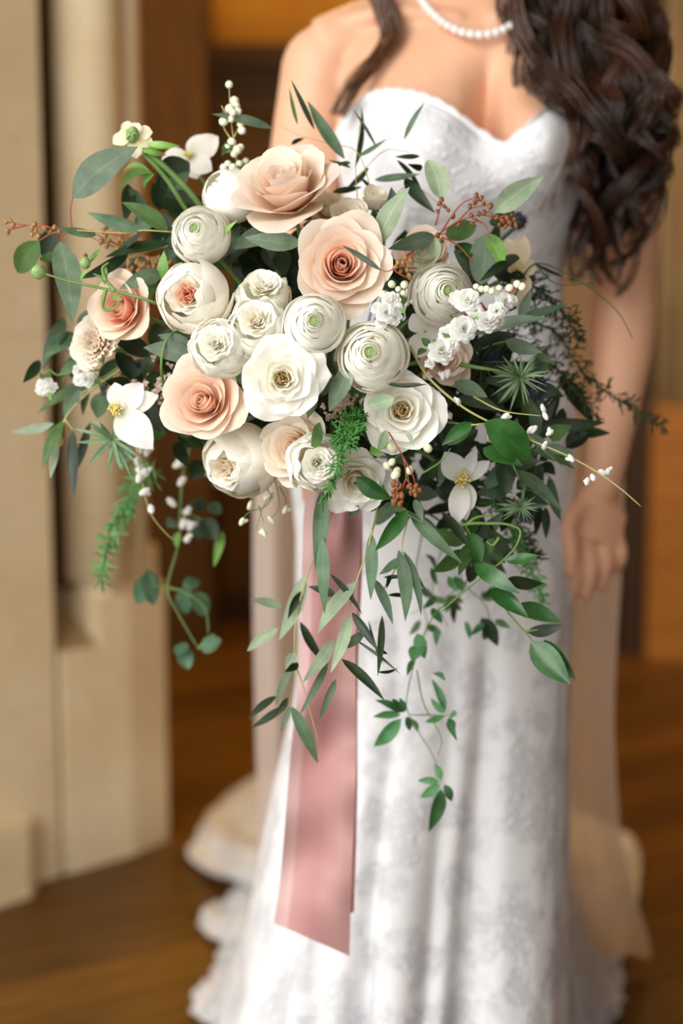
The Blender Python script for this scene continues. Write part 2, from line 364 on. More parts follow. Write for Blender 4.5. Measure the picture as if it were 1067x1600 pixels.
def leaf_grid(b, t, w, prof, bend, fold, nrm, side=0., nv=10, nu=5, wav=0., tw=0.):
    b = np.asarray(b, float); t = np.asarray(t, float); ax = t - b; L = np.linalg.norm(ax); ax = ax / L
    n = nz(nrm - ax * np.dot(nrm, ax)); s = np.cross(ax, n)
    if tw: c_, s_ = math.cos(tw), math.sin(tw); n, s = n * c_ + s * s_, s * c_ - n * s_
    v = np.linspace(0, 1, nv)
    if prof == 'round': ww = np.sin(math.pi * v ** .9) ** .62
    elif prof == 'petal': ww = np.clip(np.sin(math.pi * (.06 + .94 * v) ** 1.15), 0, 1) ** .6
    elif prof == 'cpetal': ww = np.clip(np.sin(math.pi * (.04 + .96 * v) ** 1.05), 0, 1) ** .8
    elif prof == 'blade': ww = np.sin(math.pi * v ** .8) ** .8
    else: ww = np.sin(math.pi * v ** .75) ** .9
    ww = ww * w / 2; ww[-1] = w * .004; ww[0] = w * .04
    u = np.linspace(-1, 1, nu)
    c = b + ax * L * v[:, None] + n * (bend * L * np.sin(math.pi * v))[:, None] + s * (side * L * np.sin(math.pi * v))[:, None]
    G = c[:, None, :] + s * (u[None, :] * ww[:, None])[..., None] + n * (np.abs(u)[None, :] * fold * ww[:, None] + wav * w * np.sin(v * 9)[:, None] * u[None, :] ** 2)[..., None]
    return G
def add_leaf(root, b, t, w, mat, prof='lance', bend=.08, fold=.2, name='leaf', nrm=None, side=0., wav=0., tw=0., nv=10):
    if nrm is None: nrm = -FWD + UP * .35
    mb = MB(); mb.grid(leaf_grid(b, t, w, prof, bend, fold, np.asarray(nrm, float), side, nv, wav=wav, tw=tw)); return mb.build(name, mat, root)
def unit(mesh_fn):
    mb = MB(); mesh_fn(mb); return mb
_ball = {}
def ball_mesh(mat, r, stretch=1.):
    k = (mat, round(r, 5), stretch)
    if k not in _ball:
        mb = MB(); mb.ball((0, 0, 0), (r, r, r * stretch), 10, 7); _ball[k] = mb.mesh('berry', M[mat])
    return _ball[k]

def branch(name, label, cat, group, d, stems, leaves=(), seed=1, stemmat='stem', srad=2.2, tips=.03):
    """stems: lists of (px, py[, depth offset]); leaves: (base px, py, tip px, py, width px, material[, profile[, depth offset]])"""
    q = random.Random(seed); p0 = stems[0][0] if stems else leaves[0]
    org = P(p0[0], p0[1], d); root = thing(name, label, cat, org, group); k = d / F
    for s in stems:
        pts = [P(p[0], p[1], d + (p[2] if len(p) > 2 else 0)) for p in s]
        n = max(8, 5 * len(pts)); mb = MB(); mb.tube(spline(pts, n) - org, np.linspace(srad, srad * .45, n) * k / 2 * 1.15, 5); mb.build('stem', M[stemmat], root)
    for l in leaves:
        bx, by, tx, ty, w, mat = l[:6]; prof = l[6] if len(l) > 6 else 'lance'; do = l[7] if len(l) > 7 else 0
        add_leaf(root, P(bx, by, d + do) - org, P(tx, ty, d + do + q.uniform(-tips, tips)) - org, w * k * 1.06, M[mat], prof, q.uniform(-.06, .1), q.uniform(.05, .3),
                 nrm=-FWD + UP * q.uniform(-.2, .6) + RT * q.uniform(-.4, .4), side=q.uniform(-.06, .06))
    return root, org

# ------------------------------------------------------------------ the setting
def stone_mat(name, c1, c2, c3):
    m, nt, bs, out = new_mat(name)
    n = noise(nt, 3.2, 5); n2 = noise(nt, 60, 4)
    r = ramp(nt, [(.3, lin(c1)), (.5, lin(c2)), (.72, lin(c3))], n.outputs[0])
    c = mixc(nt, 'MULTIPLY', .25, r.outputs[0], n2.outputs[0]); nt.links.new(c, bs.inputs['Base Color'])
    bs.inputs['Roughness'].default_value = .8; bs.inputs['Specular IOR Level'].default_value = .2; bump(nt, bs, n2.outputs[0], .25, .004)
    return m
def wood_mat(name, c1, c2, rough=.35, scale=(1, 1, 1), rnd_v=(.7, 1.3)):
    m, nt, bs, out = new_mat(name)
    tc = nt.nodes.new('ShaderNodeTexCoord'); mp = nt.nodes.new('ShaderNodeMapping'); nt.links.new(tc.outputs['Object'], mp.inputs[0]); mp.inputs['Scale'].default_value = scale
    n = noise(nt, 6, 6, mp.outputs[0]); oi = nt.nodes.new('ShaderNodeObjectInfo')
    r = ramp(nt, [(.3, lin(c1)), (.7, lin(c2))], n.outputs[0]); hs = nt.nodes.new('ShaderNodeHueSaturation'); nt.links.new(r.outputs[0], hs.inputs['Color'])
    mr = nt.nodes.new('ShaderNodeMapRange'); mr.inputs[3].default_value = rnd_v[0]; mr.inputs[4].default_value = rnd_v[1]
    nt.links.new(oi.outputs['Random'], mr.inputs[0]); nt.links.new(mr.outputs[0], hs.inputs['Value'])
    nt.links.new(hs.outputs[0], bs.inputs['Base Color']); bs.inputs['Roughness'].default_value = rough; bs.inputs['Specular IOR Level'].default_value = .3
    bump(nt, bs, n.outputs[0], .15, .002)
    return m
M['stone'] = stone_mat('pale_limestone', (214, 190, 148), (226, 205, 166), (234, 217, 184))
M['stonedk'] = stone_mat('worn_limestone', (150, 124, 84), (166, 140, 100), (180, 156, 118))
M['oak'] = wood_mat('floor_oak', (76, 46, 9), (122, 80, 21), .42, (1.5, 14, 1))
M['panel'] = wood_mat('dark_panelling', (60, 40, 11), (92, 62, 20), .45, (8, 8, .8), (.85, 1.15))
M['beam'] = wood_mat('dark_beam', (42, 26, 10), (62, 40, 16), .5, (1, 8, 8))
M['stonebr'] = stone_mat('groove_shade_stone', (92, 66, 34), (106, 78, 44), (120, 92, 56))  # limestone darkened to brown: shade of the jamb groove put into the colour
M['honey'] = wood_mat('honey_oak', (150, 92, 28), (180, 116, 42), .4, (1, 1, 10))
M['amber'] = stone_mat('ochre_plaster', (196, 138, 62), (206, 150, 72), (214, 162, 86))

def struct(o): o['kind'] = 'structure'; return o
# floor: boards laid at an angle to the doorway
fl = bpy.data.objects.new('floor', None); COL.objects.link(fl); fl['kind'] = 'structure'
sub = MB(); sub.box((-4, -.5, -.06), (5, 9, -.024)); sub.build('subfloor', M['beam'], fl)
bw = .135
pm = MB(); pm.box((0, .0015, -.022), (1, bw - .0015, 0)); plank_me = pm.mesh('plank', M['oak'], smooth=False)
ang = math.atan(.62); ca, sa = math.cos(ang), math.sin(ang); q = random.Random(3)
for i in range(-14, 56):
    s = -5 + q.random() * 1.5
    while s < 8:
        L = q.uniform(1.5, 2.3); mx, my = (s + L / 2) * ca - i * bw * sa, (s + L / 2) * sa + i * bw * ca
        if -2.2 < mx < 3.6 and 1.2 < my < 7.6 and abs(mx) < my * .42 + .9:
            o = link('plank', plank_me, fl, (s * ca - i * bw * sa, s * sa + i * bw * ca, q.uniform(-.0006, .0006))); o.rotation_euler = (0, 0, ang); o.scale = (L - .003, 1, 1)
        s += L
# stone wall on the left: a splayed door jamb with upright mouldings that stop on a plain plinth
D0 = np.array([-.62, 2.90]); DS = nz([.683, .73]); DN = np.array([DS[1], -DS[0]])
def plan(s, n): return D0 + DS * s + DN * n
def extrude(prof, z0, z1, closed=True):
    pts = [plan(*p) for p in prof]; mb = MB(); n = len(pts)
    V = [(p[0], p[1], z0) for p in pts] + [(p[0], p[1], z1) for p in pts]
    fs = [[i, (i + 1) % n, n + (i + 1) % n, n + i] for i in range(n)] + [list(range(n))[::-1], list(range(n, 2 * n))]
    mb.add(V, fs); return mb
def arcp(c, n0, r, rn, a0, a1, k=9): return [(c + r * math.cos(math.radians(a)), n0 + rn * math.sin(math.radians(a))) for a in np.linspace(a0, a1, k)]
wl = bpy.data.objects.new('wall_left', None); COL.objects.link(wl); wl['kind'] = 'structure'
# courses of the flat face, each an ashlar block
zc = [0, .34, .66, 1.02, 1.36, 1.72, 2.1, 2.5, 3.0]
for a, b in zip(zc[:-1], zc[1:]):
    extrude([(-1.1, -.4), (.148, -.4), (.148, -.05), (.136, -.045), (.136, -.004), (.132, 0), (-1.1, 0)], a + .0004, b - .0004).build('stone_block', M['stone'], wl, smooth=False)
extrude([(.14, -.4), (.24, -.4), (.24, -.062), (.212, -.062), (.206, -.26), (.196, -.28), (.165, -.28), (.15, -.26), (.14, -.2)], .53, 3.0).build('groove', M['stonebr'], wl, smooth=False)  # recess and cheek coloured dark to deepen their shade
extrude([(.206, -.061)] + [(.245, -.061), (.245, -.4), (.36, -.4), (.366, -.06)] + arcp(.338, -.012, .026, .026, -10, 170, 8) + [(.308, -.014)] + arcp(.262, -.012, .046, .05, 0, 180, 12) + [(.206, -.05)], .55, 3.0).build('roll_moulding', M['stone'], wl)
# plinth under the mouldings, with a scooped stop
extrude([(.236, -.4), (.42, -.4), (.42, -.02), (.40, .0), (.30, .014), (.236, .008)], 0, .52).build('plinth', M['stone'], wl, smooth=False)
extrude([(.146, -.4), (.235, -.4), (.235, .008), (.146, .004)], 0, .43).build('plinth', M['stone'], wl, smooth=False)
mb = MB(); w3 = lambda s_, n_, z_: [*plan(s_, n_), z_]
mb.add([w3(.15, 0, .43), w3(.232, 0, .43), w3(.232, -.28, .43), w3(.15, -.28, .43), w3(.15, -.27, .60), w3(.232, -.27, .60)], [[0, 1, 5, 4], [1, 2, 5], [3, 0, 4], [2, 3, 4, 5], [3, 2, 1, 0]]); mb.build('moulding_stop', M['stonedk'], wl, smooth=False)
mb = extrude([(.215, -.4), (.40, -.4), (.40, -.02), (.385, -.004), (.255, .012), (.235, -.02)], .52, .60); mb.build('plinth_stop', M['stone'], wl, smooth=False)
mb = extrude([(-1.1, -.3), (.055, -.3), (.055, .03), (.03, .045), (-1.1, .045)], 0, .14); mb.build('base_block', M['stone'], wl, smooth=False)
# back wall of the room beyond: dark panelling under a heavy rail, ochre plaster above
wb = bpy.data.objects.new('wall_back', None); COL.objects.link(wb); wb['kind'] = 'structure'
mb = MB(); mb.box((-4, 5.32, 0), (5, 5.5, 3.4)); mb.build('plaster', M['amber'], wb, smooth=False)
x = -2.4
while x < 2.4:
    mb = MB(); mb.box((x + .003, 5.26, .09), (x + .42, 5.31, 1.58)); mb.build('panel', M['panel'], wb, smooth=False)
    mb = MB(); mb.box((x + .421, 5.21, .09), (x + .5, 5.31, 1.58)); mb.build('stile', M['panel'], wb, smooth=False); x += .503
mb = MB(); mb.box((-2.4, 5.12, 1.58), (2.4, 5.31, 1.72)); mb.box((-2.4, 5.06, 1.72), (2.4, 5.31, 1.78)); mb.build('rail', M['beam'], wb, smooth=False)
mb = MB(); mb.box((-2.4, 5.19, 0), (2.4, 5.31, .09)); mb.build('skirting', M['beam'], wb, smooth=False)
mb = MB(); mb.box((-.86, 4.9, 0), (-.39, 5.18, 3.2)); struct(mb.build('trim_1', M['panel'], smooth=False))
# doorway on the right, further back
wr = bpy.data.objects.new('wall_right', None); COL.objects.link(wr); wr['kind'] = 'structure'
mb = MB(); mb.box((.82, 4.75, 0), (.885, 5.06, 3.2)); mb.build('door_post', M['beam'], wr, smooth=False)
for (cx_, r_) in ((.925, .036), (.985, .028), (1.06, .045), (1.15, .03)):
    mb = MB(); mb.tube([(cx_, 4.80, .74), (cx_, 4.80, 3.2)], r_, 14); mb.build('roll_moulding', M['stonedk'], wr)
mb = MB(); mb.box((.88, 4.82, 0), (2.6, 5.06, 3.2)); mb.build('stone_face', M['stonedk'], wr, smooth=False)
mb = MB(); mb.box((.885, 4.71, 0), (2.6, 4.82, .66)); mb.box((.89, 4.74, .66), (2.6, 4.82, .74)); mb.build('plinth', M['honey'], wr, smooth=False)
mb = MB(); mb.box((.96, -.4, 0), (1.06, 4.0, 3.2)); struct(mb.build('shade_wall', M['panel'], smooth=False))  # unseen wall added to block ambient light from the right
mb = MB(); mb.box((-2.4, .6, 3.2), (2.6, 5.5, 3.3)); struct(mb.build('shade_ceiling', M['beam'], smooth=False))  # unseen ceiling added to cut sky light from above
mb = MB(); mb.box((2.6, 3.2, 0), (2.7, 5.5, 3.2)); struct(mb.build('wall_side', M['panel'], smooth=False))
mb = MB(); mb.box((-2.7, 3.7, 0), (-2.6, 5.5, 3.2)); struct(mb.build('wall_far', M['panel'], smooth=False))

# ------------------------------------------------------------------ the bride
def skin_mat():
    m, nt, bs, out = new_mat('skin')
    n = noise(nt, 9, 4); r = ramp(nt, [(.3, lin((217, 164, 130))), (.7, lin((229, 180, 148)))], n.outputs[0])
    nt.links.new(r.outputs[0], bs.inputs['Base Color']); bs.inputs['Roughness'].default_value = .48; bs.inputs['Specular IOR Level'].default_value = .35
    bs.inputs['Subsurface Weight'].default_value = .12; bs.inputs['Subsurface Radius'].default_value = (.012, .005, .003); bs.inputs['Subsurface Scale'].default_value = 1
    return m
M['skin'] = skin_mat()
TORSO = [(.70, .116, 2.01, .148, .115), (.80, .113, 2.01, .156, .12), (.96, .112, 2.01, .160, .12), (1.05, .124, 2.01, .140, .10), (1.13, .135, 2.01, .120, .086), (1.20, .142, 2.01, .128, .088),
         (1.26, .147, 2.015, .141, .092), (1.32, .149, 2.02, .150, .088), (1.37, .151, 2.03, .160, .078), (1.405, .153, 2.035, .150, .066), (1.43, .154, 2.04, .105, .058), (1.455, .155, 2.045, .066, .054), (1.48, .155, 2.05, .056, .052)]
SKIRT = [(0.0, .05, 1.99, .25, .30), (.19, .068, 1.985, .205, .235), (.45, .092, 1.99, .178, .165), (.69, .114, 2.0, .157, .128), (.80, .113, 2.01, .163, .126)]
def bust(x, z, cx, gown=False):
    g = lambda x0, z0, sx, sz: np.exp(-((x - x0) / sx) ** 2 / 2 - ((z - z0) / sz) ** 2 / 2)
    d = .060 * (g(cx - .072, 1.238, .043, .050) + g(cx + .072, 1.238, .043, .050)) + .050 * (g(cx - .040, 1.290, .032, .034) + g(cx + .070, 1.290, .032, .034)) - .068 * g(cx + .015, 1.295, .010, .042)
    if gown: d = d + .040 * g(cx, 1.222, .03, .034) + .068 * g(cx + .015, 1.295, .010, .042)
    return d
def body_pt(th, z, off=0., gown=False):       # th: 0 faces the camera, positive to picture right
    th, z = np.broadcast_arrays(np.asarray(th, float), np.asarray(z, float))
    T = interp(TORSO, z)
    if gown:
        S = interp(SKIRT, z); f = np.clip((z - .74) / .1, 0, 1)[..., None]; f = f * f * (3 - 2 * f); T = S * (1 - f) + T * f
    cx, cy, a, b = [T[..., i] for i in range(4)]
    e = 2 / 2.25; s, c = np.sin(th), np.cos(th)
    x = cx + (a + off) * np.sign(s) * np.abs(s) ** e; y = cy - (b + off) * np.sign(c) * np.abs(c) ** e
    y = y - bust(x, z, cx, gown) * np.clip(c * 2, 0, 1)
    return x, y, cx, cy
bd = MB()
zz = np.linspace(.70, 1.48, 70); tt = np.linspace(0, 2 * math.pi, 72, endpoint=False)
X, Y, _, _ = body_pt(tt[None, :], zz[:, None]); G = np.stack([X, Y, zz[:, None] + 0 * X], -1)
n0 = len(bd.V); bd.grid(G, True); bd.F.append([n0 + j for j in range(72)][::-1]); bd.F.append([n0 + 69 * 72 + j for j in range(72)])
def limb(pts, rad, n=20, seg=16, flat=1., side=None): 
    r = np.interp(np.linspace(0, 1, n), np.linspace(0, 1, len(rad)), rad); bd.tube(spline(pts, n), r, seg, True, flat, side)
    bd.ball(pts[0], rad[0] * .99, 14, 10); 
# neck, head
limb([(.155, 2.05, 1.42), (.155, 2.045, 1.52), (.155, 2.03, 1.60)], [.062, .052, .054])
bd.ball((.155, 2.045, 1.68), (.073, .092, .10), 24, 18); bd.ball((.155, 1.99, 1.615), (.05, .052, .05), 18, 12); bd.ball((.155, 1.953, 1.60), (.024, .02, .02))
bd.ball((.155, 1.945, 1.655), (.014, .02, .014)); limb([(.155, 1.958, 1.69), (.155, 1.945, 1.66)], [.009, .012], 8, 8)
for s in (-1, 1):
    bd.ball((.155 + s * .074, 2.05, 1.66), (.012, .02, .032)); bd.ball((.155 + s * .034, 1.972, 1.652), (.024, .02, .022))
bd.ball((.155, 1.952, 1.628), (.022, .012, .006)); bd.ball((.155, 1.953, 1.618), (.02, .012, .007))
# shoulders, collarbones
for s in (-1, 1):
    limb([(.155 + s * .03, 2.04, 1.435), (.155 + s * .11, 2.045, 1.415), (.155 + s * .172, 2.04, 1.388)], [.05, .045, .047])
    limb([(.155 + s * .022, 1.986, 1.422), (.155 + s * .09, 1.992, 1.432), (.155 + s * .15, 2.012, 1.425)], [.013, .012, .010], 10, 8)
# her right arm, bent to hold the bouquet (picture left)
SR = np.array([-.022, 2.04, 1.375]); ER = np.array([-.062, 2.03, 1.105])
hd = nz(HEND - BIND); GR = BIND + hd * .035                     # grip on the handle
side_h = nz(np.cross(hd, FWD)); back_h = nz(np.cross(side_h, hd));
if np.dot(back_h, FWD) < 0: back_h = -back_h
if side_h[0] > 0: side_h = -side_h                               # towards picture left
WR = GR + back_h * .055 + side_h * .045 - hd * .0
WR = GR + nz(ER - GR) * .095 + side_h * .02
limb([SR, (SR + ER) / 2 + [-.004, -.004, 0], ER], [.050, .047, .044, .041, .036]); limb([ER, (ER * .6 + WR * .4), WR], [.037, .039, .036, .030, .025])
PALM = GR + back_h * .036 + side_h * .022
limb([WR, (WR + PALM) / 2, PALM], [.026, .033, .036], 10, 14, .6, hd); bd.ball(PALM, (.036, .036, .04), 14, 10)
hr = .027
for k in range(4):                                               # fingers close around the front of the handle
    off = hd * (-.030 + .0195 * k); pts = []
    for a in np.linspace(45, -165 + 12 * abs(k - 1.2), 9): pts.append(GR + off + hr * (side_h * math.cos(math.radians(a)) + back_h * math.sin(math.radians(a))))
    limb(pts, [.0098, .0092, .0086, .0076], 16, 10); bd.ball(pts[-1], .0076, 10, 8)
pts = [PALM - hd * .03, GR - hd * .042 + back_h * .03 - side_h * .012, GR - hd * .046 - side_h * .028, GR - hd * .04 - side_h * .022 - back_h * .022]
limb(pts, [.014, .012, .0105, .0085], 14, 10); bd.ball(pts[-1], .0085, 10, 8)
# her left arm, hanging (picture right)
SL = np.array([.332, 2.04, 1.375]); EL = W(977, 435, 2.05); WL = W(938, 762, 1.98); KN = W(926, 845, 1.965)
limb([SL, (SL + EL) / 2 + [.006, 0, 0], EL], [.050, .047, .044, .041, .037]); limb([EL, EL * .62 + WL * .38 + [.006, 0, 0], WL], [.038, .041, .038, .031, .025])
ax = nz(KN - WL); sd = nz(np.cross(ax, [0.25, -1, .0]))
if sd[0] < 0: sd = -sd
nb = nz(np.cross(sd, ax))
limb([WL, (WL + KN) / 2, KN], [.024, .036, .038], 12, 16, .42, sd)
tips_l = [(893, 934), (917, 934), (941, 918), (963, 893)]
for k, (tx, ty) in enumerate(tips_l):
    b = KN + sd * (-.031 + .0205 * k) - ax * (.006 + .004 * abs(k - 1)); t = W(tx, ty, 1.968 + .008 * k); m = (b + t) / 2 + np.array([.004, -.012, .0])
    limb([b - ax * .02, b, m, t], [.0098, .0092, .0086, .0072], 14, 10); bd.ball(t, .0072, 10, 8)
tb = WL + ax * .028 - sd * .022
pts = [tb, tb + ax * .022 - sd * .016 + [0, -.012, 0], W(893, 862, 1.945), W(890, 892, 1.95)]
limb(pts, [.015, .0125, .0105, .0085], 14, 10); bd.ball(pts[-1], .0085, 10, 8)
# legs under the gown
for s in (-1, 1): limb([(.10 + s * .07, 2.01, .76), (.09 + s * .06, 2.0, .45), (.08 + s * .055, 2.02, .06)], [.075, .06, .05, .045, .032]); limb([(.08 + s * .055, 2.03, .045), (.08 + s * .055, 1.9, .03)], [.034, .026])
bride = thing('person', 'bride with long dark curls in strapless white lace gown holding out a big bouquet', 'person', (.1, 2.0, 0))
BO = np.array([.1, 2.0, 0])
body = bd.build('body', M['skin'], bride, BO)
rm = body.modifiers.new('Remesh', 'REMESH'); rm.mode = 'VOXEL'; rm.voxel_size = .0045; rm.use_smooth_shade = True
sm = body.modifiers.new('Smooth', 'SMOOTH'); sm.iterations = 4; sm.factor = .5
# gown
def lace_mat(name, ground, motif, scale, contrast=1.):
    m, nt, bs, out = new_mat(name)
    tc = nt.nodes.new('ShaderNodeTexCoord'); n = noise(nt, scale, 2); n2 = noise(nt, scale * .55, 4)
    vo = nt.nodes.new('ShaderNodeTexVoronoi'); vo.inputs['Scale'].default_value = scale * 2.6
    v2 = nt.nodes.new('ShaderNodeTexVoronoi'); v2.inputs['Scale'].default_value = 420; nt.links.new(tc.outputs['Object'], v2.inputs['Vector'])
    ad = nt.nodes.new('ShaderNodeVectorMath'); ad.operation = 'MULTIPLY_ADD'; ad.inputs[1].default_value = (.05, .05, .05); nt.links.new(n.outputs[1], ad.inputs[0]); nt.links.new(tc.outputs['Object'], ad.inputs[2]); nt.links.new(ad.outputs[0], vo.inputs['Vector'])
    pet = ramp(nt, [(.28, (1, 1, 1, 1)), (.46, (0, 0, 0, 1))], vo.outputs[0]); big = ramp(nt, [(.44, (0, 0, 0, 1)), (.54, (1, 1, 1, 1))], n2.outputs[0])
    mx = nt.nodes.new('ShaderNodeMath'); mx.operation = 'MAXIMUM'; nt.links.new(pet.outputs[0], mx.inputs[0]); nt.links.new(big.outputs[0], mx.inputs[1])
    net = ramp(nt, [(.1, lin([c * .93 for c in ground])), (.5, lin(ground))], v2.outputs[0])
    c = mixc(nt, 'MIX', mx.outputs[0], net.outputs[0], lin(motif)); nt.links.new(c, bs.inputs['Base Color'])
    bs.inputs['Roughness'].default_value = .8; bs.inputs['Specular IOR Level'].default_value = .15; bump(nt, bs, mx.outputs[0], .5, .003)
    return m
M['lace'] = lace_mat('white_lace', (213, 213, 216), (232, 232, 233), 38)
M['lacetrim'] = plain('white_lace_trim', (222, 222, 224), .8, .15, (238, 238, 238), 160)
NT = 260
th = np.linspace(0, 2 * math.pi, NT, endpoint=False); thd = (np.degrees(th) + 180) % 360 - 180
ztop = interp([(0, 1.268), (5, 1.279), (12, 1.297), (22, 1.318), (34, 1.331), (50, 1.331), (65, 1.314), (88, 1.290), (120, 1.27), (180, 1.25)], np.abs(thd - 8))[:, 0]
rows = []
NV = 170
for i in range(NV):
    v = i / (NV - 1); z = ztop * (1 - v) + .012 * v if v > 0 else ztop
    z = ztop + (.012 - ztop) * v
    x, y, cx, cy = body_pt(th, z, .008, True)
    A = np.clip((.86 - z) / .86, 0, 1) ** 1.25
    fold = .032 * np.cos(7 * th + .6) + .02 * np.cos(11 * th + 2.0) + .012 * np.cos(17 * th + .5)
    for a0, dpt, wd_ in ((-15, -.36, 4.5), (18, -.50, 6.5), (4, -.22, 4), (-48, -.24, 5), (64, -.16, 4), (-32, -.14, 4)): fold = fold + dpt * np.exp(-((thd - a0) / wd_) ** 2)
    f = 1 + A * fold
    rows.append(np.stack([cx + (x - cx) * f, cy + (y - cy) * f, z + 0 * x], -1))
G = np.array(rows); mb = MB(); mb.grid(G, True); gown = mb.build('gown', M['lace'], bride, BO)
so = gown.modifiers.new('Solidify', 'SOLIDIFY'); so.thickness = .0025; so.offset = -1
# scalloped lash edge along the neckline
top = G[0]; mb = MB(); rws = []
den = np.linspace(0, NT, 1040, endpoint=False); tp = np.stack([np.interp(den, np.arange(NT + 1), np.append(top[:, i], top[0, i])) for i in range(3)], -1)
out_ = nz_rows = tp - np.array([.147, 2.01, 0]) * [1, 1, 0]; out_ = out_ * [1, 1, 0]; out_ = out_ / np.linalg.norm(out_, axis=1)[:, None]
ar = np.arange(1040); h = .003 + .0022 * np.abs(np.sin(ar * math.pi * 70 / 1040)) + .004 * (ar % 2)
for k, zz_ in enumerate((-.012, -.004, 0)): rws.append(tp + out_ * (.0025 + .001 * k) + np.array([0, 0, 1.]) * zz_)
rws.append(tp + out_ * .005 + np.array([0, 0, 1.]) * h[:, None]); mb.grid(np.array(rws), True); mb.build('lace_edging', M['lacetrim'], gown, BO)
# train spread over the boards behind her, scalloped edge
edge = np.array([(-.17, 2.30), (-.225, 2.42), (-.205, 2.55), (-.20, 2.66), (-.245, 2.76), (-.20, 2.88), (-.17, 2.96), (-.20, 3.02), (-.29, 3.06), (-.285, 3.2), (-.22, 3.5), (.05, 3.7), (.35, 3.55), (.56, 3.2), (.55, 2.95), (.46, 2.6), (.42, 2.4), (.34, 2.25)])
E = spline(edge, 240); angs = np.linspace(-100, -260, 240); Xg, Yg, cg, cyg = body_pt(np.radians(angs), .40 + 0 * angs, -.005, True)
mb = MB(); rows = []
sc_ = .011 * np.abs(np.sin(np.arange(240) * math.pi / 5.2))
eo = E - np.array([.08, 2.3]); eo = eo / np.linalg.norm(eo, axis=1)[:, None]; E = E + eo * sc_[:, None]
for s in np.linspace(0, 1, 30):
    xy = np.stack([Xg, Yg], -1) * (1 - s) + E * s
    z = .40 * (1 - s) ** 1.9 + .006 + (.035 * np.sin(np.arange(240) * .19 + s * 3) ** 2 + .02 * np.sin(np.arange(240) * .07 + s * 9) ** 2) * math.sin(math.pi * s ** .8) + .012 * s * np.sin(np.arange(240) * .23) ** 2
    rows.append(np.concatenate([xy, z[:, None]], 1))
mb.grid(np.array(rows)); tr = mb.build('train', M['lace'], gown, BO)
# veil
def sheer(name, col, alpha):
    m, nt, bs, out = new_mat(name)
    nt.links.new; bs.inputs['Base Color'].default_value = lin(col); bs.inputs['Roughness'].default_value = .8; bs.inputs['Specular IOR Level'].default_value = .1
    t = nt.nodes.new('ShaderNodeBsdfTranslucent'); t.inputs[0].default_value = lin(col); mx = nt.nodes.new('ShaderNodeMixShader'); mx.inputs[0].default_value = .45
    nt.links.new(bs.outputs[0], mx.inputs[1]); nt.links.new(t.outputs[0], mx.inputs[2])
    tp_ = nt.nodes.new('ShaderNodeBsdfTransparent'); m2 = nt.nodes.new('ShaderNodeMixShader'); m2.inputs[0].default_value = alpha
    nt.links.new(tp_.outputs[0], m2.inputs[1]); nt.links.new(mx.outputs[0], m2.inputs[2]); nt.links.new(m2.outputs[0], out.inputs[0])
    return m
M['veil'] = sheer('sheer_tulle', (226, 214, 208), .78)
VE = [(.03, -.17, .50, 2.55), (.12, -.15, .47, 2.42), (.30, -.122, .41, 2.32), (.46, -.122, .385, 2.27), (.83, -.120, .383, 2.24), (1.0, -.11, .372, 2.22), (1.2, -.04, .34, 2.18), (1.4, .05, .28, 2.15), (1.68, .10, .21, 2.12)]
zz = np.linspace(.03, 1.68, 60); T = interp(VE, zz); mb = MB(); rows = []; u = np.linspace(0, 1, 80)
for z, (xl, xr, yy) in zip(zz, T):
    k = np.clip((1.5 - z) / .9, 0, 1)
    rows.append(np.stack([xl + (xr - xl) * u, yy + .09 * np.sin(math.pi * u) + k * (.016 * np.cos(u * 40 + z) + .014 * np.cos(u * 23 + 1.3)), z + 0 * u], -1))
mb.grid(np.array(rows)); vl = mb.build('veil', M['veil'], bride, BO); vl['label'] = 'sheer long tulle veil hanging behind her skirt'
# pearls
nk = bpy.data.objects.new('necklace', None); COL.objects.link(nk); nk.parent = bride; nk['label'] = 'single strand of small white pearls'
M['pearl'] = plain('pearl', (232, 226, 220), .25, .6, (246, 242, 238), 30)
pmesh = MB(); pmesh.ball((0, 0, 0), .0050, 12, 8); pmesh = pmesh.mesh('pearl', M['pearl'])
L_ = np.linspace(0, 2 * math.pi, 721); C_ = np.stack([.157 + .083 * np.sin(L_), 2.045 - .094 * np.cos(L_) + .012 * np.sin(L_ / 2) ** 2, 1.402 + .112 * (1 - np.cos(L_)) / 1.6 * 1.25 * np.where(1 - np.cos(L_) < 9, 1, 1)], -1)
C_[:, 2] = 1.402 + np.minimum(.118 * (1 - np.cos(L_)), .085 + .02 * (1 - np.cos(L_)))
cum = np.concatenate([[0], np.cumsum(np.linalg.norm(np.diff(C_, axis=0), axis=1))]); npearl = int(cum[-1] / .0097)
for s in np.linspace(0, cum[-1], npearl, endpoint=False): link('pearl', pmesh, nk, [np.interp(s, cum, C_[:, i]) - BO[i] for i in range(3)])
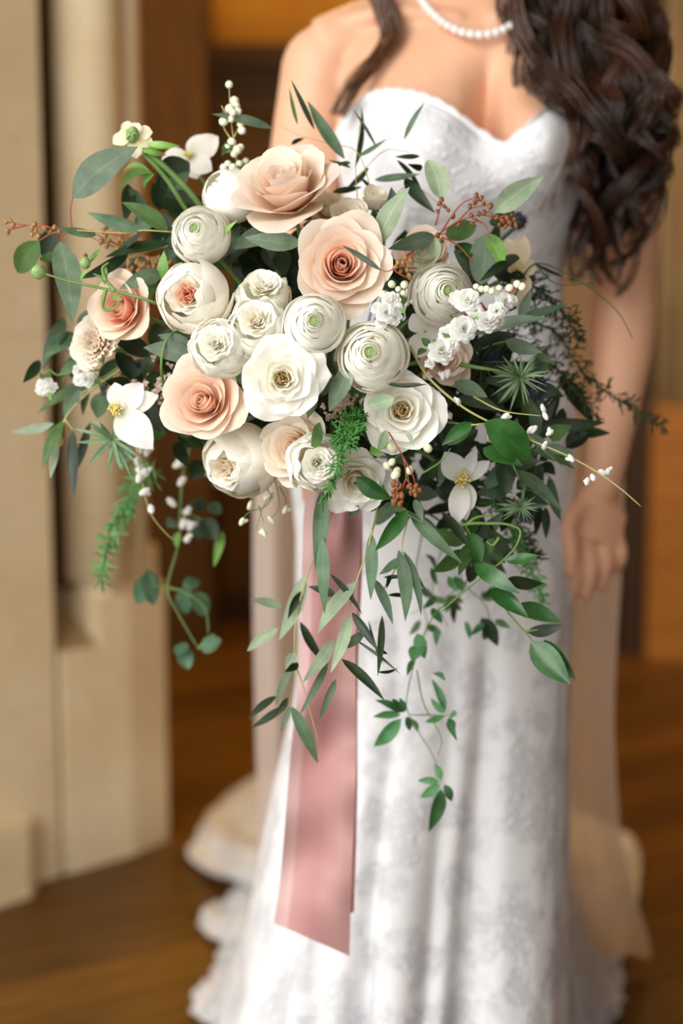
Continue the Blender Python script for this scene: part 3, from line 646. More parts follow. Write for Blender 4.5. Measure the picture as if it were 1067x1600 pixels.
# hair
def hair_mat(name, c1, c2):
    m, nt, bs, out = new_mat(name)
    uv = nt.nodes.new('ShaderNodeUVMap'); n = noise(nt, 7, 3)
    r = ramp(nt, [(.35, lin(c1)), (.7, lin(c2))], n.outputs[0]); nt.links.new(r.outputs[0], bs.inputs['Base Color'])
    bs.inputs['Roughness'].default_value = .36; bs.inputs['Specular IOR Level'].default_value = .6
    return m
M['hair'] = hair_mat('dark_brown_hair', (34, 19, 11), (86, 51, 31)); M['hairlt'] = hair_mat('brown_hair', (84, 52, 32), (136, 92, 58))
q = random.Random(11)
def lock(mb, pts, rad, turns, amp, n=40, strands=13, sw=.0017, ph=0.):
    c = spline(pts, n); T = np.gradient(c, axis=0); T /= np.linalg.norm(T, axis=1)[:, None]
    s = np.cross(T, [0.2, 1, 0.1]); s /= np.linalg.norm(s, axis=1)[:, None]; w = np.cross(T, s); t = np.linspace(0, 1, n)
    A = amp * np.clip(t * 2.2, .15, 1); a = ph + turns * 2 * math.pi * t ** 1.1
    c = c + s * (A * np.cos(a))[:, None] + w * (A * np.sin(a))[:, None]
    env = rad * np.clip(np.sin(math.pi * (.12 + .86 * t)), .08, 1) ** .7
    for k in range(strands):
        rr = math.sqrt((k + .5) / strands); b = k * 2.4; tw = a * .5
        off = s * (env * rr * np.cos(b + tw))[:, None] + w * (.7 * env * rr * np.sin(b + tw))[:, None]
        jt = np.array([q.gauss(0, .0012) for _ in range(3)])
        mb.tube(c + off + jt, sw * np.clip(1.2 - t, .25, 1), 3, False)
hm = MB()
Lx = [(0, 800, 985), (60, 815, 1005), (130, 850, 1022), (230, 885, 1035), (330, 905, 1010), (430, 915, 965)]
def hx(py, f):
    r = interp([(a, b, c) for a, b, c in Lx], py); return r[0] + (r[1] - r[0]) * f
for k in range(78):
    f0 = q.random(); f1 = min(1, max(0, f0 + q.gauss(0, .18))); f2 = min(1, max(0, f1 + q.gauss(0, .22))); yend = q.uniform(230, 450) if f0 < .75 else q.uniform(200, 380)
    dy = lambda py: 1.885 + .07 * (py < 120) + q.uniform(-.02, .12)
    head = np.array([.155 + q.uniform(.03, .075), 2.03 + q.uniform(-.03, .05), 1.66 + q.uniform(-.05, .05)])
    mid = np.array([.20 + .10 * f0, 2.01 + q.uniform(-.04, .03), 1.53])
    pts = [head, mid]
    for py, ff in ((10, f0), (.4 * yend, f1), (.72 * yend, f2), (yend, min(1, max(0, f2 + q.gauss(0, .15))))): pts.append(W(hx(py, ff), py, dy(py)))
    lock(hm, pts, q.uniform(.009, .016), q.uniform(2.4, 3.6) * q.choice((1, -1)), q.uniform(.014, .026), 52, 13, .0015, q.random() * 6)
hair = hm.build('hair', M['hair'], bride, BO)
hm = MB()
for k in range(7):
    o = q.uniform(-9, 9); lock(hm, [np.array([.085, 2.0, 1.64]), W(584 + o, -60, 1.985), W(600 + o, 10, 1.975), W(612 + o, 55, 1.965), W(585 + o * 1.2, 95, 1.95), W(552 + o * .9, 132, 1.935), W(526 + o * .7, 180, 1.93)], .007, 1.2, .004, 40, 11, .0014, k)
for k in range(3): lock(hm, [np.array([.21, 2.0, 1.6]), W(800 + 9 * k, 10, 1.93), W(850 + 12 * k, 120, 1.9), W(884 + 5 * k, 210, 1.87), W(870 + 9 * k, 270, 1.865), W(850 + 15 * k, 330, 1.87)], .003, 1.5, .004, 40, 4, .0012, k)
hl = hm.build('hair_strand', M['hairlt'], bride, BO); hl['label'] = 'loose lighter brown wavy strands'
mb = MB()
G_ = []
for i in range(14):
    p = -.9 + (math.pi / 2 + .9) * i / 13; row = []
    for j in range(30):
        a = 2 * math.pi * j / 30; fr = max(0, -math.sin(a)); pp = max(p, -.9 + 1.25 * fr ** .6); row.append([.155 + .083 * math.cos(pp) * math.cos(a), 2.055 + .104 * math.cos(pp) * math.sin(a), 1.685 + .112 * math.sin(pp)])
    G_.append(row)
mb.grid(np.array(G_), True); mb.build('crown_hair', M['hair'], bride, BO)
for s in (-1, 1):
    mb = MB(); mb.ball((.155 + s * .033, 1.958, 1.656), .012, 12, 8); mb.build('eye', M['pearl'], bride, BO)

# ------------------------------------------------------------------ ribbon
def ribbon_mat():
    m, nt, bs, out = new_mat('mauve_silk')
    uv = nt.nodes.new('ShaderNodeUVMap'); sx = nt.nodes.new('ShaderNodeSeparateXYZ'); nt.links.new(uv.outputs[0], sx.inputs[0])
    r = ramp(nt, [(0, lin((216, 176, 174))), (.15, lin((220, 184, 182))), (.20, lin((204, 154, 150))), (.5, lin((198, 144, 142))), (.82, lin((210, 164, 160))), (1, lin((206, 158, 154)))], sx.outputs[0])
    nt.links.new(r.outputs[0], bs.inputs['Base Color']); bs.inputs['Roughness'].default_value = .5; bs.inputs['Specular IOR Level'].default_value = .3; bs.inputs['Sheen Weight'].default_value = .3
    translucent(nt, bs, out, r.outputs[0], .25)
    return m
M['ribbon'] = ribbon_mat()
RB = P(520, 770, 1.63); rib = thing('ribbon', 'wide mauve pink silk ribbon trailing straight down from the bouquet handle', 'ribbon', RB)
def tail(rows_, d0, d1, seed, cut):
    q = random.Random(seed); nv = 70; mb = MB(); G = []
    R_ = interp(rows_, np.linspace(rows_[0][0], rows_[-1][0], nv)); ys = np.linspace(rows_[0][0], rows_[-1][0], nv)
    for i in range(nv):
        t = i / (nv - 1); row = []
        for j in range(15):
            u = j / 14; px = R_[i, 0] + (R_[i, 1] - R_[i, 0]) * u; py = ys[i] + cut * (u - .5) * max(0, t - .9) * 10
            dd = d0 + (d1 - d0) * t + .006 * math.sin(u * 5 + t * 7 + seed) + .007 * math.sin(t * 23 + u * 2 + math.sin(t * 9)) + .006 * math.sin(t * 41 - u * 3) * u + .010 * max(0, 1 - t * 5) * math.cos(u * 14)
            row.append(P(px, py, dd))
        G.append(row)
    mb.grid(np.array(G)); return mb.build('ribbon_tail', M['ribbon'], rib, RB)
tail([(735, 486, 562), (790, 476, 566), (880, 472, 562), (1000, 470, 556), (1200, 452, 556), (1350, 440, 550), (1468, 428, 546)], 1.635, 1.69, 1, 52)
tail([(735, 500, 566), (880, 490, 566), (1050, 490, 559), (1250, 480, 558), (1440, 470, 553)], 1.652, 1.712, 4, -30)
mb = MB(); mb.tube([BIND - hd * .005, BIND + hd * .05, BIND + hd * .11], [.021, .020, .021], 18); mb.build('ribbon_wrap', M['ribbon'], rib, RB)

# ------------------------------------------------------------------ the bouquet: flowers
ROSES = 'roses in the bouquet'
rose(447, 290, 172, (-.35, 1.0), 'large blush rose tilted upwards at the top of the bouquet', 'blush', 'blush', seed=2, N=24, op=1.05, dd=-.02, sep=False)
rose(534, 414, 158, (.06, .04), 'large open blush rose with a tight spiral heart above the ranunculus', 'blush', 'blush_in', seed=5, N=30, op=.98, roll=.5)
rose(318, 628, 138, (-.22, .16), 'peach rose with pointed petals below the ruffled white blooms', 'peach', 'peach_in', seed=8, N=28, op=.92, dd=-.01)
rose(462, 700, 128, (-.5, .12), 'pale blush cream rose half hidden by a ruffled white bloom', 'creampink', 'blush', seed=12, N=26, op=.85)
cup_rose(368, 724, 126, (-.55, -.42), 'cream rose with a blush heart drooping at the bottom edge', 'cream', 'creampink', seed=14, opening=.46, depth=-.3, nin=26, name='rose', loose=2, dd=-.005)
rose(190, 482, 116, (-.55, .12), 'peach rose seen from the side behind the frilly carnation', 'peach', 'coral', seed=17, N=20, op=1.0, ihold=.55, dd=.0)
cup_rose(299, 462, 122, (-.16, -.04), 'cupped cream garden rose with a coral heart', 'cream', 'coral', seed=21, opening=.46, depth=-.3, nin=26, loose=1, dd=-.01)
rose(662, 398, 96, (-.15, .45), 'small rosy peach rose tucked behind the seeded eucalyptus twig', 'peach', 'blush_in', seed=23, N=20, op=.9, dd=.045)
rose(697, 562, 92, (.2, -.1), 'dull peach rose in shade under the white blossom spray', 'blush', 'blush', seed=25, N=20, op=.9, dd=.05)
rose(548, 338, 78, (.05, .5), 'small cream rosebud above the open blush rose', 'cream', 'cream', name='rosebud', seed=27, N=18, op=.55, hold=.5, dd=.02)
rose(588, 312, 66, (.2, .75), 'smallest cream rosebud beside a sage eucalyptus leaf', 'cream', 'cream', name='rosebud', seed=28, N=16, op=.4, hold=.3, dd=.035)
rose(512, 328, 70, (.1, .5), 'yellowish cream rose tucked to the back beside the tilted blush rose', 'clemtan', 'narc', seed=30, N=16, op=.9, dd=.055)
cup_rose(341, 541, 100, (-.1, .12), 'ruffled white bloom above the peach rose with pointed petals', 'white', 'white', seed=31, opening=.62, nin=30, depth=-.55, name='ruffled_rose', cat='flower', group='ruffled white blooms', ruf=.07, loose=4, dd=-.012)
cup_rose(412, 458, 92, (.05, .55), 'ruffled white bloom tilted up beside the left edge of the open blush rose', 'white', 'white', seed=57, opening=.7, nin=30, depth=-.55, name='ruffled_rose', cat='flower', group='ruffled white blooms', ruf=.08, loose=5, dd=.022)
cup_rose(402, 508, 104, (-.05, .3), 'ruffled white bloom between garden rose and the round white ranunculus', 'white', 'cream', seed=34, opening=.68, nin=30, depth=-.55, name='ruffled_rose', cat='flower', group='ruffled white blooms', ruf=.08, loose=5)
rose(441, 591, 122, (.1, -.02), 'open ruffled white bloom with a golden brown heart', 'white', 'cream', cat='flower', name='ruffled_rose', group='ruffled white blooms', seed=36, N=22, op=1.12, ruf=.075, heart='heart', ihold=.25, dd=-.022, pt=.2)
rose(627, 641, 124, (.02, .02), 'open creamy white bloom with yellow stamens below the biggest ranunculus', 'white', 'cream', cat='flower', name='ruffled_rose', group='ruffled white blooms', seed=39, N=22, op=1.08, ruf=.05, heart='heart', ihold=.25, dd=-.012, pt=.2)
cup_rose(494, 722, 98, (.15, -.15), 'ruffled white bloom overlapping the pale blush cream rose', 'white', 'white', seed=42, opening=.7, nin=30, depth=-.55, name='ruffled_rose', cat='flower', group='ruffled white blooms', ruf=.09, loose=5, dd=-.035)
rose(556, 752, 110, (.08, -.38), 'white ruffled bloom at the bottom edge over the ribbon', 'white', 'cream', cat='flower', name='ruffled_rose', group='ruffled white blooms', seed=44, N=22, op=1.0, ruf=.06, dd=-.02)
ranunculus(308, 362, 98, (-.12, .12), 'white ranunculus above the cupped cream garden rose', 3)
ranunculus(491, 504, 104, (.0, .02), 'round white ranunculus in the middle of the bouquet', 4, dd=-.02)
ranunculus(580, 553, 120, (-.1, .04), 'biggest white ranunculus with a dark green heart', 6, dd=-.018, core=.11)
ranunculus(696, 457, 108, (.14, .06), 'creamy ranunculus partly covered by white blossom spray', 9, dd=-.0)
cup_rose(352, 299, 88, (-.7, .5), 'closed white ranunculus bud behind the tilted blush rose', 'ranun', 'ranun', seed=46, opening=.2, name='ranunculus_bud', cat='flower', group='white ranunculus in the bouquet', ruf=.01, nin=6, dd=.012)
carnation(148, 536, 92, (-.5, .12), 'frilly peach cream carnation at the outer edge', 'creampink', 3)
clematis(188, 640, (-.5, 0), [(36, -40, 40, 6), (-8, -42, 34, 4), (52, 62, 52, 14), (26, 56, 44, 8), (4, -12, 20, 14), (60, -22, 34, 6)], 'drooping white clematis with pale yellow stamens under the carnation', stam=30, srad=20, seed=2)
clematis(721, 752, (.0, .1), [(-27, -46, 40, 6), (22, -52, 22, 8), (44, -32, 24, 4), (16, 44, 30, 10), (-10, 68, 34, 12), (6, 62, 24, 8)], 'white star shaped clematis with yellow stamens low in the greenery', stam=30, srad=24, seed=5, dd=-.02)
clematis(297, 248, (-.2, .4), [(-44, 0, 34, -6), (42, -36, 38, -10), (16, -40, 30, -14), (34, 20, 34, 6), (10, 30, 30, -4)], 'white clematis facing away at the back beside the snowberries', stam=14, srad=14, seed=8, dep=1.64)
clematis(806, 424, (.3, 0), [(-14, -52, 30, -4), (14, -56, 30, -8), (32, -12, 28, -4), (18, 40, 30, 4), (-6, -14, 26, 14), (8, 66, 26, 6)], 'faded cream clematis by the dark eucalyptus leaves', 'clemtan', stam=12, srad=16, seed=11, dep=1.60)
clematis(664, 520, (.0, .2), [(-14, 40, 40, 4), (24, 30, 36, -4), (-20, -30, 34, -6), (14, -30, 34, -6), (34, -2, 30, -4)], 'plain white petals of a clematis behind the blossom sprays', stam=0, seed=13, dd=.035)
# pale yellow flower with a green pod, on a thick stem
r_, lo = flower('anemone', 'small pale yellow flower with a green pod on a thick green stem', 'flower', 'bouquet flowers', 208, 213, 1.555)
k_ = 1.555 / F
for (dx, dy, w) in ((-14, -20, 20), (8, -18, 20), (26, -6, 26), (26, 14, 24), (4, 30, 24), (-28, 10, 26), (-20, -6, 20), (14, 24, 20)):
    add_leaf(r_, np.zeros(3), (RT * dx - UP * dy + FWD * rnd.uniform(-5, 8)) * k_ * 1.15, w * k_, M['narc'], 'petal', .12, .25, 'petal', wav=.1)
mb = MB(); mb.ball(-FWD * .006, (.0058, .0058, .0085), 12, 8, axis=UP * .7 + RT * .2 - FWD * .6); mb.build('pod', M['greenheart'], r_)
for k in range(5):
    a = k * 1.256; v = RT * math.cos(a) + UP * math.sin(a); mb = MB(); mb.tube([-FWD * .001 + v * .004, -FWD * .008 + v * .0062, -FWD * .014 + v * .001], .0012, 5); mb.build('pod_rib', M['bud'], r_)
for (x0, y0, x1, y1, rad) in ((210, 222, 312, 320, 5), (216, 232, 290, 326, 4)):
    mb = MB(); mb.tube(spline([P(x0, y0, 1.56) - lo, P((x0 + x1) / 2 + 4, (y0 + y1) / 2 - 3, 1.565) - lo, P(x1, y1, 1.58) - lo, P(x1 + 60, y1 + 90, 1.61) - lo], 14), rad * k_, 7); mb.build('stem', M['stem'], r_)
for l in ((228, 226, 281, 228, 14), (219, 233, 260, 243, 13), (238, 270, 186, 296, 16), (236, 272, 204, 284, 12), (240, 272, 226, 296, 12), (236, 270, 190, 272, 10)):
    add_leaf(r_, P(l[0], l[1], 1.555) - lo, P(l[2], l[3], 1.56 + rnd.uniform(-.02, .02)) - lo, l[4] * k_, M['lime'], 'lance', .16, .35, 'leaf', side=.12)

def seeds(root, org, pts, mat, r, stretch=1.4, name='seed_pod', jit=.0):
    for (x, y, d) in pts:
        o = link(name, ball_mesh(mat, r, stretch), root, P(x, y, d) - org); o.rotation_euler = (rnd.uniform(-.8, .8), rnd.uniform(-.8, .8), rnd.uniform(0, 3)); s = rnd.uniform(.8, 1.15); o.scale = (s, s, s)

# snowberries
r_, o_ = branch('snowberry_sprig', 'upright sprig of small white green snowberries', 'berries', 'berry and blossom sprigs', 1.585, [[(384, 300), (372, 262), (366, 224), (362, 196), (359, 160), (358, 130)], [(366, 224), (352, 204), (348, 192)], [(366, 214), (374, 196)], [(368, 240), (356, 232)], [(368, 238), (374, 228)], [(362, 186), (352, 176), (346, 165)]], [(362, 222, 346, 244, 14, 'mid'), (382, 272, 340, 262, 26, 'dark', 'round', .03), (350, 168, 344, 180, 8, 'mid')], stemmat='stemyel', srad=2.4)
seeds(r_, o_, [(349, 190, 1.575), (361, 186, 1.575), (376, 194, 1.58), (378, 204, 1.575), (359, 170, 1.58), (368, 166, 1.585), (372, 174, 1.575), (364, 176, 1.57), (354, 232, 1.575), (362, 222, 1.58), (371, 234, 1.57), (366, 240, 1.575), (376, 230, 1.58), (356, 256, 1.58), (364, 262, 1.575), (374, 256, 1.58), (384, 252, 1.585), (350, 262, 1.59), (358, 132, 1.585), (366, 158, 1.59)], 'berry', .0043, .95, 'berry')

# double white blossoms on twigs
bl = []
for v in range(3):
    mb = MB(); q = random.Random(50 + v)
    for k in range(26):
        t = k / 25; G = petal(.0105, (25 + 60 * t, 10 + 75 * t, 20 + 95 * t), .0042, k * 2.4, r0=.0008, Rcf=1.6, rmin=.003, ruf=.0009, freq=2.5, ph=q.random() * 6, edge=.25, nu=5, nv=5, z0=-.003 + .002 * (1 - t)); mb.grid(G)
    bl.append(mb.mesh('blossom', M['blossom']))
def blossoms(root, org, lst):
    for (x, y, dia, d) in lst:
        o = link('blossom', bl[rnd.randrange(3)], root, P(x, y, d) - org); z = nz(-FWD + RT * rnd.uniform(-.5, .5) + UP * rnd.uniform(-.3, .6)); o.rotation_euler = Vector(z).to_track_quat('Z', 'Y').to_euler(); s = dia * d / F / .021; o.scale = (s, s, s)
D = 1.455
r_, o_ = branch('blossom_sprig', 'twig of double white blossoms across the creamy ranunculus', 'blossom', 'berry and blossom sprigs', D, [[(650, 590, .04), (700, 548), (722, 522), (760, 486), (800, 452), (822, 436, .01)], [(722, 522), (724, 498), (728, 478)], [(760, 486), (744, 462), (744, 450)], [(790, 460), (812, 448)], [(700, 548), (690, 560), (674, 570)]],
    [(700, 530, 690, 520, 9, 'lime'), (744, 460, 756, 450, 10, 'lime'), (762, 484, 774, 472, 11, 'lime'), (712, 500, 704, 490, 9, 'lime'), (686, 540, 676, 530, 10, 'lime'), (776, 470, 784, 484, 10, 'mid'), (690, 552, 702, 562, 9, 'mid'), (738, 506, 746, 494, 9, 'lime'), (806, 446, 816, 436, 9, 'lime'), (672, 540, 658, 528, 12, 'mid'), (664, 545, 652, 556, 12, 'mid')], stemmat='stemred', srad=4)
blossoms(r_, o_, [(731, 470, 42, D - .01), (714, 466, 26, D - .005), (788, 472, 32, D - .005), (760, 503, 38, D - .015), (724, 514, 44, D - .015), (702, 524, 36, D - .01), (690, 549, 44, D - .01), (742, 484, 26, D - .01), (776, 486, 30, D - .01), (776, 500, 26, D - .005), (672, 568, 18, D - .005), (706, 540, 28, D - .01), (800, 470, 20, D)])
seeds(r_, o_, [(744, 448, D), (752, 452, D), (760, 452, D), (768, 455, D), (808, 444, D), (816, 448, D), (780, 450, D), (796, 450, D), (712, 502, D - .01)], 'berry', .0034, 1., 'bud')
r_, o_ = branch('blossom_sprig', 'short twig of double white blossoms beside the open blush rose', 'blossom', 'berry and blossom sprigs', 1.45, [[(590, 530, .03), (604, 500), (616, 470), (624, 446)], [(616, 466), (632, 450)], [(608, 490), (628, 478)]], [(626, 478, 632, 492, 10, 'lime'), (620, 470, 634, 466, 10, 'lime'), (606, 500, 612, 510, 9, 'lime'), (628, 456, 636, 444, 9, 'lime')], srad=3)
blossoms(r_, o_, [(611, 470, 32, 1.44), (603, 489, 32, 1.435), (590, 482, 22, 1.445), (616, 496, 26, 1.44), (596, 504, 22, 1.44), (618, 482, 26, 1.438)])
seeds(r_, o_, [(612, 444, 1.45), (632, 445, 1.45), (598, 460, 1.445), (630, 458, 1.445), (622, 452, 1.45)], 'berry', .0034, 1., 'bud')
r_, o_ = branch('blossom_sprig', 'single white blossom hanging from a bent stem far out by the wall moulding', 'blossom', 'berry and blossom sprigs', 1.60, [[(160, 578, .02), (120, 580), (90, 586), (78, 578), (71, 586)]], [(71, 590, 62, 582, 10, 'lime'), (71, 590, 80, 580, 10, 'lime'), (100, 584, 96, 598, 12, 'mid'), (108, 584, 98, 576, 10, 'mid'), (76, 612, 80, 626, 7, 'lime')], srad=3)
blossoms(r_, o_, [(71, 603, 30, 1.60), (66, 608, 22, 1.60), (80, 606, 22, 1.60)])
r_, o_ = branch('blossom_sprig', 'two small white blossoms just below the frilly carnation', 'blossom', 'berry and blossom sprigs', 1.59, [[(190, 570), (160, 590), (134, 590)]], [(150, 590, 160, 604, 10, 'mid')], srad=3)
blossoms(r_, o_, [(126, 580, 26, 1.585), (136, 592, 28, 1.585), (124, 594, 20, 1.585)])

# dusty pink astilbe: many little florets
for (x, y, dx, dy, n, lab, dep) in ((262, 598, -46, 14, 44, 'dusty pink astilbe plume between the clematis and the peach rose', 1.555), (520, 650, 24, -34, 40, 'dusty pink astilbe plume in the gap under the ranunculus', 1.50)):
    r_, o_ = branch('astilbe', lab, 'flower', 'bouquet flowers', dep, [[(x, y), (x + dx * .5, y + dy * .5 - 3), (x + dx, y + dy)]], srad=4, stemmat='stemyel'); mb = MB(); kk = dep / F
    for i in range(n):
        t = rnd.random(); c = np.array([x + dx * t, y + dy * t]) + np.array([rnd.gauss(0, 1), rnd.gauss(0, 1)]) * (15 - 8 * t); c3 = P(c[0], c[1], dep + rnd.uniform(-.014, .014)) - o_
        for j in range(4):
            v = nz([rnd.gauss(0, 1) for _ in range(3)]); mb.grid(leaf_grid(c3, c3 + v * 8 * kk, 5 * kk, 'petal', .1, .2, np.array([.3, -1, .4]) - v, nv=4, nu=3))
    mb.build('florets', M['pinkfl'], r_)['kind'] = 'stuff'

# ------------------------------------------------------------------ seeded eucalyptus
EU = 'eucalyptus branches in the bouquet'
r_, o_ = branch('eucalyptus_branch', 'reddish eucalyptus twig with three broad leaves reaching out by the wall', 'foliage', EU, 1.54,
    [[(300, 400, .05), (258, 385), (180, 366), (112, 359), (60, 354), (24, 350)], [(112, 359), (110, 330), (113.6, 308)], [(112, 359), (100, 366), (94, 378)], [(100, 360), (78, 366), (60, 377)], [(40, 352), (20, 358), (12, 362)], [(24, 350), (12, 347)], [(60, 354), (48, 366)], [(76, 355), (56, 350)]],
    [(113.6, 308, 215.6, 229, 52, 'sage'), (94, 378, 114, 507, 42, 'sage'), (60, 377, 28, 427, 36, 'mid', 'round'), (66, 400, 84, 352, 30, 'dark', 'lance', .05), (72, 396, 82, 410, 26, 'mid', 'lance', .04)], 3, 'stemred', 3.2)
seeds(r_, o_, [(10, 347, 1.54), (16, 345, 1.54), (12, 362, 1.54), (20, 352, 1.54), (50, 356, 1.54), (54, 350, 1.54), (50, 366, 1.54), (56, 362, 1.54), (60, 368, 1.54), (70, 358, 1.535), (78, 362, 1.54), (85, 355, 1.54), (92, 362, 1.54)], 'podyel', .0022)
r_, o_ = branch('eucalyptus_branch', 'twig of golden brown eucalyptus seed pods above the peach side rose', 'foliage', EU, 1.575, [[(300, 430), (240, 404), (190, 390), (140, 370)], [(240, 404), (224, 416), (206, 424)], [(230, 404), (214, 396), (196, 400)], [(210, 394), (170, 376), (150, 366)], [(245, 410), (240, 424), (246, 432)]], [], 4, 'stemred', 3)
seeds(r_, o_, [(rnd.gauss(228, 22), rnd.gauss(412, 10), 1.57) for _ in range(34)] + [(rnd.gauss(168, 20), rnd.gauss(372, 10), 1.57) for _ in range(20)], 'podyel', .0024)
r_, o_ = branch('eucalyptus_branch', 'red seeded eucalyptus twig with brown pods in front of the bodice', 'foliage', EU, 1.53,
    [[(600, 430, .03), (640, 396), (684, 366), (716, 346), (750, 336), (776, 342), (802, 346)], [(680, 352), (686, 330), (690, 316)], [(690, 362), (704, 340), (722, 318), (744, 308)], [(716, 346), (736, 326), (766, 320)], [(750, 336), (766, 330)], [(690, 370), (716, 384), (740, 410)], [(684, 366), (700, 366)], [(736, 340), (758, 352), (764, 372)], [(776, 342), (796, 334)]],
    [(688, 310, 668, 249, 38, 'sagelt', 'round'), (677, 367, 606, 389, 27, 'sage'), (680, 367, 648, 433, 41, 'sagelt'), (773, 331, 850, 275, 35, 'sagelt'), (757, 368, 751, 446, 48, 'sage', 'round', .02), (709, 392, 742, 440, 30, 'sage', 'lance', .02), (792, 408, 749, 440, 15, 'dark'), (744, 352, 694, 370, 30, 'mid', 'round', .03), (762, 364, 786, 420, 30, 'lime', 'lance', .03), (716, 380, 732, 404, 30, 'glossy', 'round', .035), (806, 344, 764, 346, 30, 'dark', 'round', .025)], 5, 'stemred', 3.0)
seeds(r_, o_, [(690, 312, 1.53), (686, 318, 1.53), (694, 322, 1.53), (700, 328, 1.53), (684, 330, 1.53), (744, 305, 1.53), (746, 312, 1.53), (752, 310, 1.53), (742, 316, 1.53), (734, 322, 1.53), (756, 318, 1.53), (766, 322, 1.53), (736, 336, 1.525), (742, 344, 1.525), (738, 350, 1.525), (748, 334, 1.53), (756, 332, 1.53), (800, 334, 1.53), (792, 340, 1.53), (786, 346, 1.53), (796, 348, 1.53), (804, 344, 1.53), (780, 352, 1.53), (790, 354, 1.53), (776, 340, 1.53), (806, 352, 1.53), (690, 376, 1.52), (684, 368, 1.52), (708, 338, 1.53), (716, 352, 1.53), (768, 336, 1.53)], 'pod', .0022, 1.5)
r_, o_ = branch('eucalyptus_branch', 'short seeded twig lying over the open blush rose', 'foliage', EU, 1.425, [[(650, 420, .04), (624, 418), (606, 424), (596, 422)], [(624, 418), (634, 408), (640, 402)], [(612, 420), (628, 430), (640, 434)]], [(596, 423, 534, 383, 9, 'dark', 'lance', -.01)], 6, 'stemred', 2.4)
seeds(r_, o_, [(622, 410, 1.43), (630, 412, 1.43), (626, 424, 1.43), (636, 422, 1.43), (640, 432, 1.43), (634, 404, 1.43), (642, 408, 1.43), (618, 418, 1.425)], 'podyel', .0024, 1.4)
r_, o_ = branch('eucalyptus_branch', 'brown seeded twig drooping beside the white star shaped clematis', 'foliage', EU, 1.45, [[(600, 664, .03), (616, 690), (630, 716), (634, 748), (622, 766)], [(634, 748), (646, 764)], [(630, 716), (644, 740), (650, 762)], [(634, 748), (624, 782)]], [(604, 672, 592, 704, 14, 'sagelt'), (634, 676, 646, 696, 8, 'sagelt')], 7, 'stemred', 2.6)
seeds(r_, o_, [(x + rnd.uniform(-9, 9), y + rnd.uniform(-8, 8), 1.445) for (x, y) in ((618, 762), (624, 782), (648, 766)) for _ in range(8)], 'pod', .0024, 1.5)
r_, o_ = branch('eucalyptus_branch', 'sage eucalyptus leaves between the tilted and the open blush roses', 'foliage', EU, 1.52, [[(470, 395, .04), (462, 384), (446, 366), (440, 352)], [(589, 400, .04), (589, 381), (600, 350)]], [(446, 358, 354, 391, 38, 'sage', 'lance', .02), (470, 382, 382, 371, 30, 'sage', 'lance', -.04), (589, 382, 640, 292, 34, 'sagelt', 'lance', -.04), (614, 346, 611, 292, 22, 'dark', 'lance', .02), (440, 392, 446, 432, 30, 'dark', 'lance', .05), (420, 380, 430, 424, 34, 'dark', 'lance', .06)], 8, 'stem', 3)
r_, o_ = branch('eucalyptus_branch', 'sage eucalyptus leaves tucked beneath the two central ranunculus', 'foliage', EU, 1.455, [[(540, 600, .05), (536, 590), (500, 600)], [(680, 600, .02), (620, 600), (580, 606), (548, 604)]], [(546, 574, 514, 643, 34, 'sage', 'lance', -.005), (490, 602, 480, 654, 24, 'sage', 'lance', .0), (616, 622, 574, 632, 24, 'sagelt', 'round', -.015), (548, 606, 546, 546, 7, 'sagelt', 'blade', -.01), (400, 622, 388, 650, 40, 'dark', 'round', .04), (600, 598, 668, 600, 7, 'dark', 'blade', -.01), (500, 660, 486, 712, 20, 'mid', 'lance', -.02)], 9, 'stemred', 2.2)
r_, o_ = branch('eucalyptus_branch', 'pair of dark sage leaves beside the ruffled bloom over a bare stem', 'foliage', EU, 1.50, [[(330, 560, .03), (300, 552)], [(256, 610, .03), (252, 570), (258, 536), (277, 512, .01)]], [(302, 558, 224, 543, 30, 'sage'), (302, 548, 246, 523, 22, 'sage')], 10, 'stem', 5)
r_, o_ = branch('willow_branch', 'narrow willow eucalyptus leaves fanning out beside the first ranunculus', 'foliage', EU, 1.53, [[(300, 366, .04), (262, 362), (222, 360), (190, 364), (120, 360)], [(262, 384), (220, 396), (160, 420)]],
    [(222, 359, 136, 332, 20, 'willow'), (262, 359, 190, 316, 27, 'mid'), (264, 380, 164, 402, 24, 'dark'), (200, 396, 122, 436, 18, 'dark'), (252, 428, 186, 452, 26, 'sage'), (200, 288, 195, 346, 22, 'dark', 'lance', .04), (202, 294, 238, 342, 18, 'willow', 'lance', .03), (296, 254, 242, 290, 46, 'dark', 'lance', .07), (280, 330, 248, 300, 40, 'dark', 'round', .07), (150, 368, 88, 356, 14, 'willow', 'lance', .02), (330, 392, 371, 344, 11, 'lime', 'blade'), (254, 440, 256, 392, 18, 'lime', 'lance', .0), (150, 480, 122, 520, 34, 'sage', 'lance', .06), (188, 388, 224, 360, 14, 'dark', 'lance', -.005)], 12, 'stemyel', 3)
